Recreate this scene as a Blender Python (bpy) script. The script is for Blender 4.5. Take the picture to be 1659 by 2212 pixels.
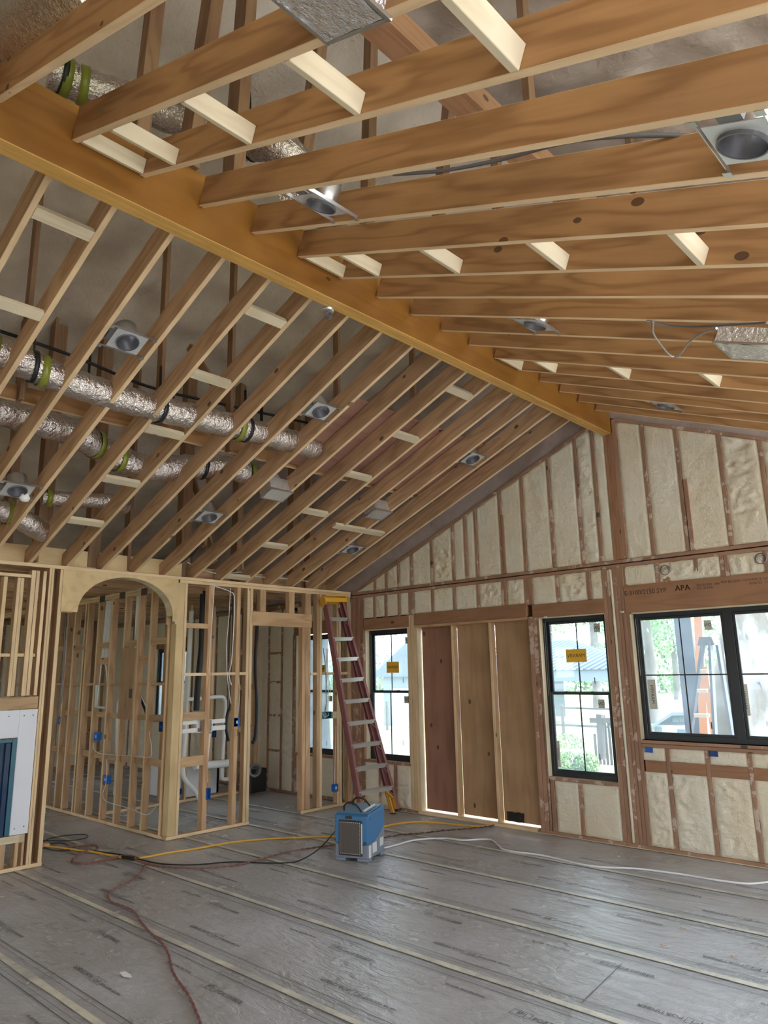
import bpy, bmesh, math, random
import numpy as np
from mathutils import Vector, Matrix, noise, Euler
for _o in list(bpy.data.objects): bpy.data.objects.remove(_o)
SC = bpy.context.scene
COL = SC.collection
rnd = random.Random(7)
# ---------------------------------------------------------------- camera
H = 1.877
YAW, PIT, ROL, F = math.radians(43.2), math.radians(12.54), math.radians(-1.066), 1551.0
CX, CY = 829.5, 1106.0
_f = Vector((-math.sin(YAW)*math.cos(PIT), math.cos(YAW)*math.cos(PIT), math.sin(PIT)))
_r = Vector((math.cos(YAW), math.sin(YAW), 0)); _u = _r.cross(_f)
_c, _s = math.cos(ROL), math.sin(ROL)
CR = _c*_r + _s*_u; CU = -_s*_r + _c*_u
cam = bpy.data.cameras.new('camera'); co = bpy.data.objects.new('camera', cam); COL.objects.link(co)
cam.sensor_fit = 'VERTICAL'; cam.sensor_height = 24; cam.lens = F/2212*24; cam.clip_end = 500
mw = Matrix((( CR.x, CU.x, -_f.x, 0), (CR.y, CU.y, -_f.y, 0), (CR.z, CU.z, -_f.z, H), (0, 0, 0, 1)))
co.matrix_world = mw
SC.camera = co
# ---------------------------------------------------------------- world, sun, exposure
SC.view_settings.view_transform = 'Standard'; SC.view_settings.look = 'None'
SC.view_settings.gamma = 1; SC.view_settings.use_curve_mapping = False
SC.view_settings.exposure = 1.5
W = bpy.data.worlds.new('world'); SC.world = W; W.use_nodes = True
nt = W.node_tree; nt.nodes.clear()
wo = nt.nodes.new('ShaderNodeOutputWorld'); bg = nt.nodes.new('ShaderNodeBackground')
tc = nt.nodes.new('ShaderNodeTexCoord'); sx = nt.nodes.new('ShaderNodeSeparateXYZ'); rp = nt.nodes.new('ShaderNodeValToRGB')
nt.links.new(tc.outputs['Generated'], sx.inputs[0]); nt.links.new(sx.outputs['Z'], rp.inputs[0])
rp.color_ramp.elements[0].position = 0.0; rp.color_ramp.elements[0].color = (0.93, 0.97, 1, 1)
rp.color_ramp.elements[1].position = 0.6; rp.color_ramp.elements[1].color = (0.72, 0.85, 1.0, 1)
nt.links.new(rp.outputs[0], bg.inputs[0]); bg.inputs[1].default_value = 2.9
nt.links.new(bg.outputs[0], wo.inputs[0])
sl = bpy.data.lights.new('sun', 'SUN'); sl.energy = 6.5; sl.angle = math.radians(8); sl.color = (1, 0.94, 0.84)
so = bpy.data.objects.new('sun', sl); COL.objects.link(so)
so.rotation_euler = Vector((-0.62, -0.03, -0.78)).to_track_quat('-Z', 'Y').to_euler()
# ---------------------------------------------------------------- pixel rays onto planes of the place
def ray(x, y): return _f + CR*((x-CX)/F) - CU*((y-CY)/F)
def onz(x, y, z=0.0):
    d = ray(x, y); return Vector((0, 0, H)) + d*((z-H)/d.z)
def ony(x, y, Y):
    d = ray(x, y); return Vector((0, 0, H)) + d*(Y/d.y)
def onx(x, y, X):
    d = ray(x, y); return Vector((0, 0, H)) + d*(X/d.x)
def onp(x, y, n, c):
    n = Vector(n); o = Vector((0, 0, H)); d = ray(x, y); return o + d*((c-n.dot(o))/n.dot(d))
YG, XA = 7.79, -8.05
SLL, SLR = 0.40, 0.395
def zl(x): return 3.10+SLL*(x+8.05)
def zr(x): return 4.80-SLR*(x+3.62)
def onl(x, y, up=0): return onp(x, y, (-SLL, 0, 1), 3.10+SLL*8.05+up)
def onr(x, y, up=0): return onp(x, y, (SLR, 0, 1), 4.80-SLR*3.62+up)
# ---------------------------------------------------------------- materials
MATS = {}
class N:
    def __init__(s, name, rough=.7, metal=0.0, spec=None):
        m = bpy.data.materials.new(name); m.use_nodes = True; s.m = m; s.t = m.node_tree
        s.b = s.t.nodes['Principled BSDF']; s.b.inputs['Roughness'].default_value = rough; s.b.inputs['Metallic'].default_value = metal
        if spec is not None: s.b.inputs['Specular IOR Level'].default_value = spec
        MATS[name] = m
    def n(s, typ, ins=None, **kw):
        x = s.t.nodes.new(typ)
        for k, v in kw.items(): setattr(x, k, v)
        for k, v in (ins or {}).items():
            if isinstance(v, bpy.types.NodeSocket): s.t.links.new(v, x.inputs[k])
            else: x.inputs[k].default_value = v
        return x
    def l(s, a, b): s.t.links.new(a, b)
    def base(s, v):
        if isinstance(v, bpy.types.NodeSocket): s.l(v, s.b.inputs['Base Color'])
        else: s.b.inputs['Base Color'].default_value = (*v, 1)
    def bump(s, h, st=.3, d=.01):
        x = s.n('ShaderNodeBump', {'Strength': st, 'Distance': d, 'Height': h}); s.l(x.outputs[0], s.b.inputs['Normal'])
    def mix(s, a, b, f, mode='MIX'):
        x = s.n('ShaderNodeMix', data_type='RGBA', blend_type=mode)
        for i, v in ((6, a), (7, b), (0, f)):
            if isinstance(v, bpy.types.NodeSocket): s.l(v, x.inputs[i])
            elif i == 0: x.inputs[0].default_value = v
            else: x.inputs[i].default_value = (*v, 1)
        return x.outputs[2]
    def math(s, op, a, b=0.0, clamp=False):
        x = s.n('ShaderNodeMath', {0: a, 1: b}, operation=op); x.use_clamp = clamp; return x.outputs[0]
    def ramp(s, f, stops):
        x = s.n('ShaderNodeValToRGB', {0: f}); e = x.color_ramp.elements
        while len(e) < len(stops): e.new(.5)
        for k, (p, c) in zip(e, stops): k.position = p; k.color = (*c, 1) if len(c) == 3 else c
        return x.outputs[0]
def flat(name, c, rough=.6, metal=0.0, bump=0):
    k = N(name, rough, metal); k.base(c)
    if bump:
        tc = k.n('ShaderNodeTexCoord'); nz = k.n('ShaderNodeTexNoise', {'Vector': tc.outputs['Object'], 'Scale': 40.0}); k.bump(nz.outputs[0], bump, .003)
    return k.m
def wood(name, base, dark, contrast=.5, knot=.75, tint=.12, rough=.72, ring=26, spots=None):
    k = N(name, rough)
    tc = k.n('ShaderNodeTexCoord'); oi = k.n('ShaderNodeObjectInfo')
    r3 = k.n('ShaderNodeCombineXYZ', {0: k.math('MULTIPLY', oi.outputs['Random'], 91.0), 1: k.math('MULTIPLY', oi.outputs['Random'], 37.0), 2: k.math('MULTIPLY', oi.outputs['Random'], 53.0)})
    p = k.n('ShaderNodeVectorMath', {0: tc.outputs['Object'], 1: r3.outputs[0]}, operation='ADD').outputs[0]
    m1 = k.n('ShaderNodeVectorMath', {0: p, 1: (.75, 6.0, 6.0)}, operation='MULTIPLY').outputs[0]
    n1 = k.n('ShaderNodeTexNoise', {'Vector': m1, 'Scale': 1.0, 'Detail': 2.5, 'Roughness': .42})
    rings = k.math('MULTIPLY_ADD', k.math('SINE', k.math('MULTIPLY', n1.outputs[0], float(ring)*1.5)), .5)
    rings.node.inputs[2].default_value = .5
    rings = k.math('POWER', rings, 2.2)
    m2 = k.n('ShaderNodeVectorMath', {0: p, 1: (2.5, 55.0, 55.0)}, operation='MULTIPLY').outputs[0]
    n2 = k.n('ShaderNodeTexNoise', {'Vector': m2, 'Scale': 1.0, 'Detail': 3.0})
    f = k.math('MULTIPLY', k.math('ADD', k.math('MULTIPLY', rings, .6), k.math('MULTIPLY', n2.outputs[0], .55)), contrast, True)
    c = k.mix(base, dark, f)
    m3 = k.n('ShaderNodeVectorMath', {0: p, 1: (3.2, 5.0, 5.0)}, operation='MULTIPLY').outputs[0]
    vo = k.n('ShaderNodeTexVoronoi', {'Vector': m3, 'Scale': 1.0})
    sep = k.n('ShaderNodeSeparateColor', {0: vo.outputs['Color']})
    kf = k.math('MULTIPLY', k.math('LESS_THAN', vo.outputs['Distance'], .11), k.math('GREATER_THAN', sep.outputs[0], knot))
    c = k.mix(c, tuple(x*.28 for x in dark), k.math('MULTIPLY', kf, .85))
    m4 = k.n('ShaderNodeTexNoise', {'Vector': p, 'Scale': 2.2, 'Detail': 3.0})
    br = k.math('ADD', k.math('MULTIPLY', k.math('SUBTRACT', m4.outputs[0], .5), .5), k.math('MULTIPLY_ADD', oi.outputs['Random'], tint*2))
    br.node.inputs[1].default_value  # keep
    mm = k.math('MULTIPLY', oi.outputs['Random'], tint*2)
    val = k.math('ADD', k.math('ADD', k.math('MULTIPLY', k.math('SUBTRACT', m4.outputs[0], .5), .55), mm), 1-tint)
    hs = k.n('ShaderNodeHueSaturation', {'Color': c, 'Value': val})
    out = hs.outputs[0]
    if spots:
        n5 = k.n('ShaderNodeTexNoise', {'Vector': p, 'Scale': 9.0, 'Detail': 5.0, 'Roughness': .7})
        n6 = k.n('ShaderNodeTexNoise', {'Vector': p, 'Scale': 1.3, 'Detail': 2.0})
        ff = k.math('MULTIPLY', k.math('GREATER_THAN', k.math('ADD', n5.outputs[0], k.math('MULTIPLY', n6.outputs[0], .6)), .92), .75)
        out = k.mix(out, spots, ff)
    k.base(out); k.bump(n2.outputs[0], .25, .002)
    return k.m
wood('rafter_wood', (.42, .225, .088), (.20, .088, .026), .8, .5, .12)
wood('joist_edge_lit', (.76, .56, .34), (.52, .34, .17), .5, .9, .08)
wood('stud_edge_lit', (.76, .58, .36), (.56, .38, .20), .5, .86, .08)
wood('joist_wood', (.60, .385, .22), (.33, .185, .09), .7, .5, .12)
wood('old_wood', (.30, .175, .095), (.18, .09, .045), .7)
wood('stud_wood', (.55, .37, .21), (.35, .20, .095), .65, .78, .14)
wood('gable_wood', (.38, .225, .145), (.24, .125, .075), .6, .72, .1, spots=(.62, .50, .42))
wood('header_wood', (.36, .19, .105), (.24, .115, .055), .65, .6, .08)
wood('pale_wood', (.68, .59, .42), (.50, .38, .22), .5, .85, .08)
wood('lvl_face', (.31, .135, .018), (.20, .07, .008), .6, .9, .02, .5, 12)
wood('lvl_edge', (.62, .36, .10), (.46, .24, .05), .6, .97, .03, .6)
wood('ply_light', (.70, .53, .29), (.52, .35, .16), .55, .88, .04, .7, 14)
wood('ply_red', (.33, .17, .115), (.22, .10, .06), .6, .62, .03, .75, 14)
wood('ply_tan', (.46, .30, .17), (.33, .19, .095), .65, .55, .05, .75, 16)
def foam(name, c1, c2, spots=.0, rough=.8):
    k = N(name, rough)
    ge = k.n('ShaderNodeNewGeometry'); p = ge.outputs['Position']
    n1 = k.n('ShaderNodeTexNoise', {'Vector': p, 'Scale': 1.6, 'Detail': 4.0})
    n2 = k.n('ShaderNodeTexNoise', {'Vector': p, 'Scale': 22.0, 'Detail': 6.0, 'Roughness': .65})
    n3 = k.n('ShaderNodeTexNoise', {'Vector': p, 'Scale': 6.0, 'Detail': 4.0, 'Roughness': .6, 'Distortion': .6})
    c = k.mix(c1, c2, k.ramp(n1.outputs[0], [(.38, (0, 0, 0)), (.64, (1, 1, 1))]))
    c = k.mix(c, tuple(x*.62 for x in c2), k.math('MULTIPLY', k.math('GREATER_THAN', n2.outputs[0], .665), .4+spots))
    k.base(c)
    h = k.math('ADD', k.math('MULTIPLY', n2.outputs[0], .7), n3.outputs[0])
    k.bump(h, .6, .03); return k.m
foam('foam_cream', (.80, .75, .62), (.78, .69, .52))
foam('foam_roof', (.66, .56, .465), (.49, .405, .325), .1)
foam('foam_dusty_dim', (.50, .41, .38), (.36, .29, .26), .2)
def floor_mat():
    k = N('floor_paper', .36, 0, 1.0)
    ge = k.n('ShaderNodeNewGeometry'); p = ge.outputs['Position']
    n1 = k.n('ShaderNodeTexNoise', {'Vector': p, 'Scale': .9, 'Detail': 5.0, 'Roughness': .6})
    n2 = k.n('ShaderNodeTexNoise', {'Vector': k.n('ShaderNodeVectorMath', {0: p, 1: (3.0, 11.0, 1.0)}, operation='MULTIPLY').outputs[0], 'Scale': 1.3, 'Detail': 5.0, 'Roughness': .6, 'Distortion': .8})
    c = k.ramp(n1.outputs[0], [(.35, (.37, .365, .365)), (.5, (.43, .43, .445)), (.66, (.51, .52, .555))])
    n3 = k.n('ShaderNodeTexNoise', {'Vector': p, 'Scale': 14.0, 'Detail': 6.0, 'Roughness': .7})
    c = k.mix(c, (.52, .52, .52), k.ramp(n3.outputs[0], [(.6, (0, 0, 0)), (.75, (.4, .4, .4))]))
    k.base(c)
    n3w = k.n('ShaderNodeTexNoise', {'Vector': k.n('ShaderNodeVectorMath', {0: p, 1: (2.2, 5.0, 1.0)}, operation='MULTIPLY').outputs[0], 'Scale': 2.4, 'Detail': 3.0, 'Distortion': 1.2})
    w = k.n('ShaderNodeTexWave', {'Vector': p, 'Scale': 28.0, 'Distortion': .4}, wave_type='BANDS', bands_direction='X')
    w2 = k.n('ShaderNodeTexWave', {'Vector': p, 'Scale': 28.0, 'Distortion': .4}, wave_type='BANDS', bands_direction='Y')
    h = k.math('ADD', k.math('MULTIPLY', k.math('MULTIPLY', w.outputs[0], w2.outputs[0]), .05), k.math('ADD', n2.outputs[0], k.math('MULTIPLY', n3w.outputs[0], .8)))
    k.bump(h, .6, .03)
    r = k.ramp(n1.outputs[0], [(.3, (.31,)*3), (.7, (.19,)*3)]); k.l(r, k.b.inputs['Roughness'])
floor_mat()
def tape_mat():
    k = N('tape', .5); ge = k.n('ShaderNodeNewGeometry')
    n = k.n('ShaderNodeTexNoise', {'Vector': ge.outputs['Position'], 'Scale': 3.0, 'Detail': 6.0, 'Roughness': .7})
    k.base(k.ramp(n.outputs[0], [(.36, (.40, .39, .36)), (.6, (.68, .65, .53))]))
tape_mat()
def foil(name, c, sc=30, st=.9, rough=.22):
    k = N(name, rough, .75 if name == 'foil' else .95); k.base(c); tc = k.n('ShaderNodeTexCoord')
    n = k.n('ShaderNodeTexNoise', {'Vector': tc.outputs['Object'], 'Scale': sc, 'Detail': 3.0, 'Roughness': .7}); k.bump(n.outputs[0], st, .02); return k.m
foil('foil', (.80, .80, .80)); foil('duct_film', (.62, .56, .52), 26, 1.0, .25)
flat('steel', (.62, .63, .64), .32, .95); flat('dark_steel', (.20, .20, .21), .4, .6); flat('can_inner', (.50, .50, .53), .28, .9)
flat('zinc_plate', (.72, .74, .75), .45, .6)
flat('black', (.012, .012, .013), .5); flat('black_cord', (.015, .015, .017), .55); flat('rubber', (.02, .02, .022), .8)
flat('blue_box', (.008, .13, .52), .4); flat('blue_dark', (.004, .05, .22), .4)
flat('white', (.82, .82, .82), .5); flat('white_board', (.72, .74, .80), .7); flat('pvc', (.82, .82, .80), .35); flat('tub', (.78, .80, .84), .3)
flat('window_black', (.012, .016, .022), .35); flat('yellow_cord', (.72, .42, .06), .5); flat('pink_cord', (.25, .105, .10), .5); flat('white_cord', (.78, .78, .80), .5)
flat('brown_cord', (.20, .10, .08), .5); flat('ladder_red', (.27, .11, .11), .5); flat('ladder_yellow', (.78, .42, .04), .45)
flat('ladder_alu', (.55, .55, .53), .38, .7); flat('machine_blue', (.045, .17, .36), .42, 0, .1); flat('machine_grey', (.20, .23, .29), .5, 0, .2)
flat('machine_lid', (.10, .22, .36), .4); flat('grille_dark', (.035, .03, .028), .6); flat('grille', (.16, .135, .12), .45, .5); flat('label_white', (.62, .66, .64), .5)
flat('sticker_yellow', (.85, .48, .03), .5); flat('sticker_grey', (.55, .56, .50), .6); flat('ink', (.03, .03, .035), .6); flat('floor_ink', (.075, .075, .08), .5)
flat('yellow_green', (.22, .235, .03), .3); flat('tarp_blue', (.01, .10, .16), .25); flat('deep_blue', (.004, .03, .09), .12)
flat('nail_plate', (.12, .12, .12), .4, .8); flat('chalk_blue', (.16, .24, .42), .8); flat('roof_grey', (.18, .18, .18), .8)
def ground_mat():
    k = N('lawn', .9); ge = k.n('ShaderNodeNewGeometry'); p = ge.outputs['Position']
    n = k.n('ShaderNodeTexNoise', {'Vector': p, 'Scale': .12, 'Detail': 5.0})
    n2 = k.n('ShaderNodeTexNoise', {'Vector': p, 'Scale': 6.0, 'Detail': 5.0})
    c = k.ramp(n.outputs[0], [(.42, (.13, .18, .08)), (.5, (.20, .22, .12)), (.58, (.36, .32, .26))])
    k.base(k.mix(c, (.12, .2, .06), k.math('MULTIPLY', n2.outputs[0], .35)))
ground_mat()
def leaf_mat(name, a, b):
    k = N(name, .7); oi = k.n('ShaderNodeNewGeometry'); n = k.n('ShaderNodeTexNoise', {'Vector': oi.outputs['Position'], 'Scale': 1.2, 'Detail': 3.0})
    k.base(k.ramp(n.outputs[0], [(.4, a), (.62, b)])); k.b.inputs['Transmission Weight'].default_value = 0
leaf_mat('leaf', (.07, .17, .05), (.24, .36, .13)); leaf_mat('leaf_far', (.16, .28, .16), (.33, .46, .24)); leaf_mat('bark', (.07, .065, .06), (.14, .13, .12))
def metal_roof():
    k = N('metal_roof', .4, .3); tc = k.n('ShaderNodeTexCoord')
    k.base((.09, .12, .17))
metal_roof()
flat('wrap_post', (.10, .16, .30), .45); flat('orange_board', (.62, .33, .20), .6); flat('barn_wall', (.16, .20, .25), .7); flat('shed_white', (.50, .51, .52), .6)
flat('shed_glass', (.12, .18, .24), .2); flat('soil', (.42, .33, .24), .9); flat('dark_wood', (.09, .08, .08), .8); flat('out_ladder', (.10, .12, .20), .5)
def glassm():
    k = N('glass', .02); t = k.t; o = [n for n in t.nodes if n.type == 'OUTPUT_MATERIAL'][0]
    tr = k.n('ShaderNodeBsdfTransparent', {'Color': (.93, .965, .97, 1)}); gl = k.n('ShaderNodeBsdfGlossy', {'Roughness': .02})
    fr = k.n('ShaderNodeFresnel', {'IOR': 1.35}); mx = k.n('ShaderNodeMixShader', {0: fr.outputs[0], 1: tr.outputs[0], 2: gl.outputs[0]})
    tl = k.n('ShaderNodeBsdfTranslucent', {'Color': (.70, .86, 1, 1)}); tc = k.n('ShaderNodeTexCoord')
    nd = k.n('ShaderNodeTexNoise', {'Vector': tc.outputs['Object'], 'Scale': 2.0, 'Detail': 4.0})   # dust film on the panes, tinted blue to imitate outdoor haze
    m2 = k.n('ShaderNodeMixShader', {0: k.ramp(nd.outputs[0], [(.3, (.035,)*3), (.7, (.085,)*3)]), 1: mx.outputs[0], 2: tl.outputs[0]}); mx = m2
    t.links.new(mx.outputs[0], o.inputs[0])
    k = N('film', .3); t = k.t; o = [n for n in t.nodes if n.type == 'OUTPUT_MATERIAL'][0]
    tc = k.n('ShaderNodeTexCoord'); nz = k.n('ShaderNodeTexNoise', {'Vector': tc.outputs['Object'], 'Scale': 2.5, 'Detail': 5.0, 'Distortion': 1.5})
    tr = k.n('ShaderNodeBsdfTransparent', {'Color': (.9, .92, .95, 1)}); k.base((.62, .66, .72)); k.bump(nz.outputs[0], 1.0, .1)
    mx = k.n('ShaderNodeMixShader', {0: k.math('MULTIPLY_ADD', nz.outputs[0], .45), 1: tr.outputs[0], 2: k.b.outputs[0]}); t.links.new(mx.outputs[0], o.inputs[0])
glassm()
M = MATS
# ---------------------------------------------------------------- object helpers
def link(name, me, mat=None, parent=None, mtx=None):
    o = bpy.data.objects.new(name, me); COL.objects.link(o)
    if mat is not None and me is not None and not me.materials: me.materials.append(M[mat] if isinstance(mat, str) else mat)
    if parent is not None: o.parent = parent
    if mtx is not None:
        if parent is not None:
            o.matrix_parent_inverse = Matrix()
            o.matrix_basis = WM[parent].inverted() @ mtx if parent in WM else mtx
            WM[o] = mtx
        else: o.matrix_basis = mtx; WM[o] = mtx
    else: WM[o] = WM.get(parent, Matrix()).copy() if parent is not None else Matrix()
    return o
class _WM(dict):
    def __getitem__(s, k): return dict.__getitem__(s, k.name)
    def __setitem__(s, k, v): dict.__setitem__(s, k.name, v)
    def __contains__(s, k): return k is not None and dict.__contains__(s, k.name)
    def get(s, k, d=None): return dict.get(s, k.name, d) if k is not None else d
WM = _WM()
def tag(o, label=None, cat=None, group=None, kind=None):
    if label: o['label'] = label
    if cat: o['category'] = cat
    if group: o['group'] = group
    if kind: o['kind'] = kind
    return o
def empty(name, loc=(0, 0, 0), rz=0, mtx=None, **k):
    o = bpy.data.objects.new(name, None); COL.objects.link(o); o.empty_display_size = .1
    m = mtx if mtx is not None else Matrix.Translation(loc) @ Matrix.Rotation(rz, 4, 'Z')
    o.matrix_basis = m; WM[o] = m; tag(o, **k); return o
def frame(p, xa, za):
    x = Vector(xa).normalized(); z = Vector(za); z = (z - x*z.dot(x)).normalized(); y = z.cross(x)
    return Matrix(((x.x, y.x, z.x, p[0]), (x.y, y.y, z.y, p[1]), (x.z, y.z, z.z, p[2]), (0, 0, 0, 1)))
_cache = {}
EDGE = {'rafter_wood': 'joist_edge_lit', 'joist_wood': 'joist_edge_lit', 'stud_wood': 'stud_edge_lit'}  # paler materials for narrow faces, bounced light put into the colour
def boxmesh(l, w, h, mat, bev=.0025):
    key = (round(l, 3), round(w, 4), round(h, 4), mat, bev)
    if key in _cache: return _cache[key]
    bm = bmesh.new(); bmesh.ops.create_cube(bm, size=1); bmesh.ops.scale(bm, vec=(l, w, h), verts=bm.verts)
    if bev and min(w, h, l) > bev*3: bmesh.ops.bevel(bm, geom=bm.edges[:], offset=bev, segments=1, affect='EDGES')
    me = bpy.data.meshes.new('board')
    if mat in EDGE and max(w, h) > 1.8*min(w, h):      # narrow faces coloured paler, standing in for light on the undersides
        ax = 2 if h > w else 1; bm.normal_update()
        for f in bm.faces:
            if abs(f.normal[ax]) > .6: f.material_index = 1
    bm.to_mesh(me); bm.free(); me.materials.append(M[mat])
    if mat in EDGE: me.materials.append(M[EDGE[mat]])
    _cache[key] = me; return me
def board(name, mat, p0, p1, w, h, up=(0, 0, 1), parent=None, bev=.0025):
    """board whose axis runs p0->p1; w across, h along `up`"""
    p0, p1 = Vector(p0), Vector(p1); d = p1-p0
    return link(name, boxmesh(d.length, w, h, mat, bev), None, parent, frame((p0+p1)/2, d, up))
def vboard(name, mat, x0, x1, y0, y1, z0, z1, parent=None, bev=.0025):
    """axis-aligned box, grain along its longest side"""
    d = (x1-x0, y1-y0, z1-z0); i = max(range(3), key=lambda k: abs(d[k])); c = Vector(((x0+x1)/2, (y0+y1)/2, (z0+z1)/2))
    if i == 0: m, s = Matrix.Translation(c), (d[0], d[1], d[2])
    elif i == 1: m, s = frame(c, (0, 1, 0), (0, 0, 1)), (d[1], d[0], d[2])
    else: m, s = frame(c, (0, 0, 1), (0, 1, 0)), (d[2], d[0], d[1])
    return link(name, boxmesh(abs(s[0]), abs(s[1]), abs(s[2]), mat, bev), None, parent, m)
class MB:
    def __init__(s): s.v = []; s.f = []; s.mi = []; s.mats = []; s.sm = []
    def mat(s, m):
        if m not in s.mats: s.mats.append(m)
        return s.mats.index(m)
    def add(s, vs, fs, m=None, smooth=False):
        o = len(s.v); s.v += [tuple(v) for v in vs]; k = s.mat(m) if m else 0
        for f in fs: s.f.append(tuple(i+o for i in f)); s.mi.append(k); s.sm.append(smooth)
        return s
    def box(s, a, b, m=None, mtx=None):
        x0, y0, z0 = a; x1, y1, z1 = b
        vs = [Vector(p) for p in ((x0, y0, z0), (x1, y0, z0), (x1, y1, z0), (x0, y1, z0), (x0, y0, z1), (x1, y0, z1), (x1, y1, z1), (x0, y1, z1))]
        if mtx is not None: vs = [mtx @ v for v in vs]
        return s.add(vs, [(0, 3, 2, 1), (4, 5, 6, 7), (0, 1, 5, 4), (1, 2, 6, 5), (2, 3, 7, 6), (3, 0, 4, 7)], m)
    def bar(s, p0, p1, w, h, m=None, up=(0, 0, 1)):
        p0, p1 = Vector(p0), Vector(p1); L = (p1-p0).length; mt = frame((p0+p1)/2, p1-p0, up)
        return s.box((-L/2, -w/2, -h/2), (L/2, w/2, h/2), m, mt)
    def prism(s, poly, z0, z1, m=None, mtx=None):
        n = len(poly); vs = [Vector((p[0], p[1], z0)) for p in poly]+[Vector((p[0], p[1], z1)) for p in poly]
        if mtx is not None: vs = [mtx @ v for v in vs]
        return s.add(vs, [tuple(range(n-1, -1, -1)), tuple(range(n, 2*n))]+[(i, (i+1) % n, n+(i+1) % n, n+i) for i in range(n)], m)
    def tube(s, pts, r, m=None, n=8, cap=True, rf=None):
        pts = [Vector(p) for p in pts]; rings = []; prev = None
        for i, p in enumerate(pts):
            a = pts[max(i-1, 0)]; b = pts[min(i+1, len(pts)-1)]; t = (b-a).normalized() if (b-a).length > 1e-9 else Vector((0, 0, 1))
            if prev is None:
                q = Vector((0, 0, 1)) if abs(t.z) < .9 else Vector((1, 0, 0)); nx = t.cross(q).normalized()
            else: nx = (prev - t*prev.dot(t)).normalized()
            prev = nx; ny = t.cross(nx); rr = rf(i) if rf else r
            rings.append([p+(nx*math.cos(2*math.pi*k/n)+ny*math.sin(2*math.pi*k/n))*rr for k in range(n)])
        vs = [v for rg in rings for v in rg]; fs = []
        for i in range(len(pts)-1):
            for k in range(n): fs.append((i*n+k, i*n+(k+1) % n, (i+1)*n+(k+1) % n, (i+1)*n+k))
        s.add(vs, fs, m, True)
        if cap: s.add(rings[0], [tuple(range(n-1, -1, -1))], m); s.add(rings[-1], [tuple(range(n))], m)
        return s
    def lathe(s, prof, m=None, n=24, mtx=None, smooth=True):
        vs = []
        for r, z in prof:
            for k in range(n):
                a = 2*math.pi*k/n; v = Vector((r*math.cos(a), r*math.sin(a), z)); vs.append(mtx @ v if mtx is not None else v)
        fs = [(i*n+k, i*n+(k+1) % n, (i+1)*n+(k+1) % n, (i+1)*n+k) for i in range(len(prof)-1) for k in range(n)]
        return s.add(vs, fs, m, smooth)
    def build(s, name, mat=None, parent=None, mtx=None, bevel=0):
        me = bpy.data.meshes.new(name); me.from_pydata(s.v, [], s.f)
        for m in (s.mats or [mat]): me.materials.append(M[m])
        if s.mats: me.polygons.foreach_set('material_index', s.mi)
        me.polygons.foreach_set('use_smooth', s.sm); me.update()
        o = link(name, me, None, parent, mtx)
        if bevel:
            b = o.modifiers.new('bevel', 'BEVEL'); b.width = bevel; b.segments = 2; b.limit_method = 'ANGLE'
        return o
def crv(pts, n=6):
    """Catmull-Rom through points"""
    P = [Vector(p) for p in pts]; out = []
    for i in range(len(P)-1):
        a, b, c, d = P[max(i-1, 0)], P[i], P[i+1], P[min(i+2, len(P)-1)]
        for k in range(n):
            t = k/n; out.append(.5*((2*b)+(c-a)*t+(2*a-5*b+4*c-d)*t*t+(3*b-a-3*c+d)*t**3))
    out.append(P[-1]); return out
def text(body, size, mtx, mat, parent, name='printed_lettering', ext=.0004, spacing=1.0):
    c = bpy.data.curves.new(name, 'FONT'); c.body = body; c.size = size; c.extrude = ext; c.resolution_u = 2; c.space_character = spacing
    c.materials.append(M[mat]); return link(name, c, None, parent, mtx)
# ================================================================= SETTING
def struct(name, loc=(0, 0, 0)): return empty(name, loc, kind='structure')
# ---- floor
fl = MB(); fl.box((-17.0, -4.2, -.16), (3.2, 8.0, -.012)); floor = tag(fl.build('floor', 'soil'), kind='structure')
TY = [-.66, .28, 1.22, 2.163, 3.107, 4.05, 5.01, 5.94, 6.80, 7.93]
def sheet_mesh(y0, y1, x0, x1, nx, ny, seed):
    vs = []; fs = []
    for j in range(ny+1):
        for i in range(nx+1):
            x = x0+(x1-x0)*i/nx; y = y0+(y1-y0)*j/ny
            e = min(j, ny-j)/ny*6; e = min(e, 1)
            h = noise.noise(Vector((x*1.1, y*3.5, seed)))*.5+noise.noise(Vector((x*3, y*8, seed+9)))*.5
            vs.append((x, y, -.006+e*.004*(h+.6)))
    for j in range(ny):
        for i in range(nx):
            a = j*(nx+1)+i; fs.append((a, a+1, a+nx+2, a+nx+1))
    return vs, fs
for k in range(len(TY)-1):
    far = TY[k] < 1
    vs, fs = sheet_mesh(TY[k], TY[k+1], -17, 3.2, 90 if far else 340, 6 if far else 22, k*3.7)
    b = MB(); b.add(vs, fs, None, True); b.build('floor_sheet', 'floor_paper', floor)
for k, y in enumerate(TY[2:-1]):
    b = MB(); n = 120
    vs = []
    for i in range(n+1):
        x = -16+19*i/n; w = .026+.008*noise.noise(Vector((x*2, y, 1))); dy = .006*noise.noise(Vector((x*.8, y, 5)))
        vs += [(x, y-w+dy, .0012), (x, y+w+dy, .0012)]
    b.add(vs, [(2*i, 2*i+2, 2*i+3, 2*i+1) for i in range(n)]); b.build('tape_strip', 'tape', floor)
    # printed edge lines of the paper on both sides of the tape
    for s, off, wd in ((-1, .115, .003), (1, .12, .003), (-1, .075, .0015), (1, .08, .0015)):
        b = MB(); vs = []
        for i in range(n+1):
            x = -16+19*i/n; dy = .006*noise.noise(Vector((x*.5, y*3+off*40, 2)))
            vs += [(x, y+s*off-wd+dy, .0010), (x, y+s*off+wd+dy, .0010)]
        b.add(vs, [(2*i, 2*i+2, 2*i+3, 2*i+1) for i in range(n)]); b.build('printed_line', 'floor_ink', floor)
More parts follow.
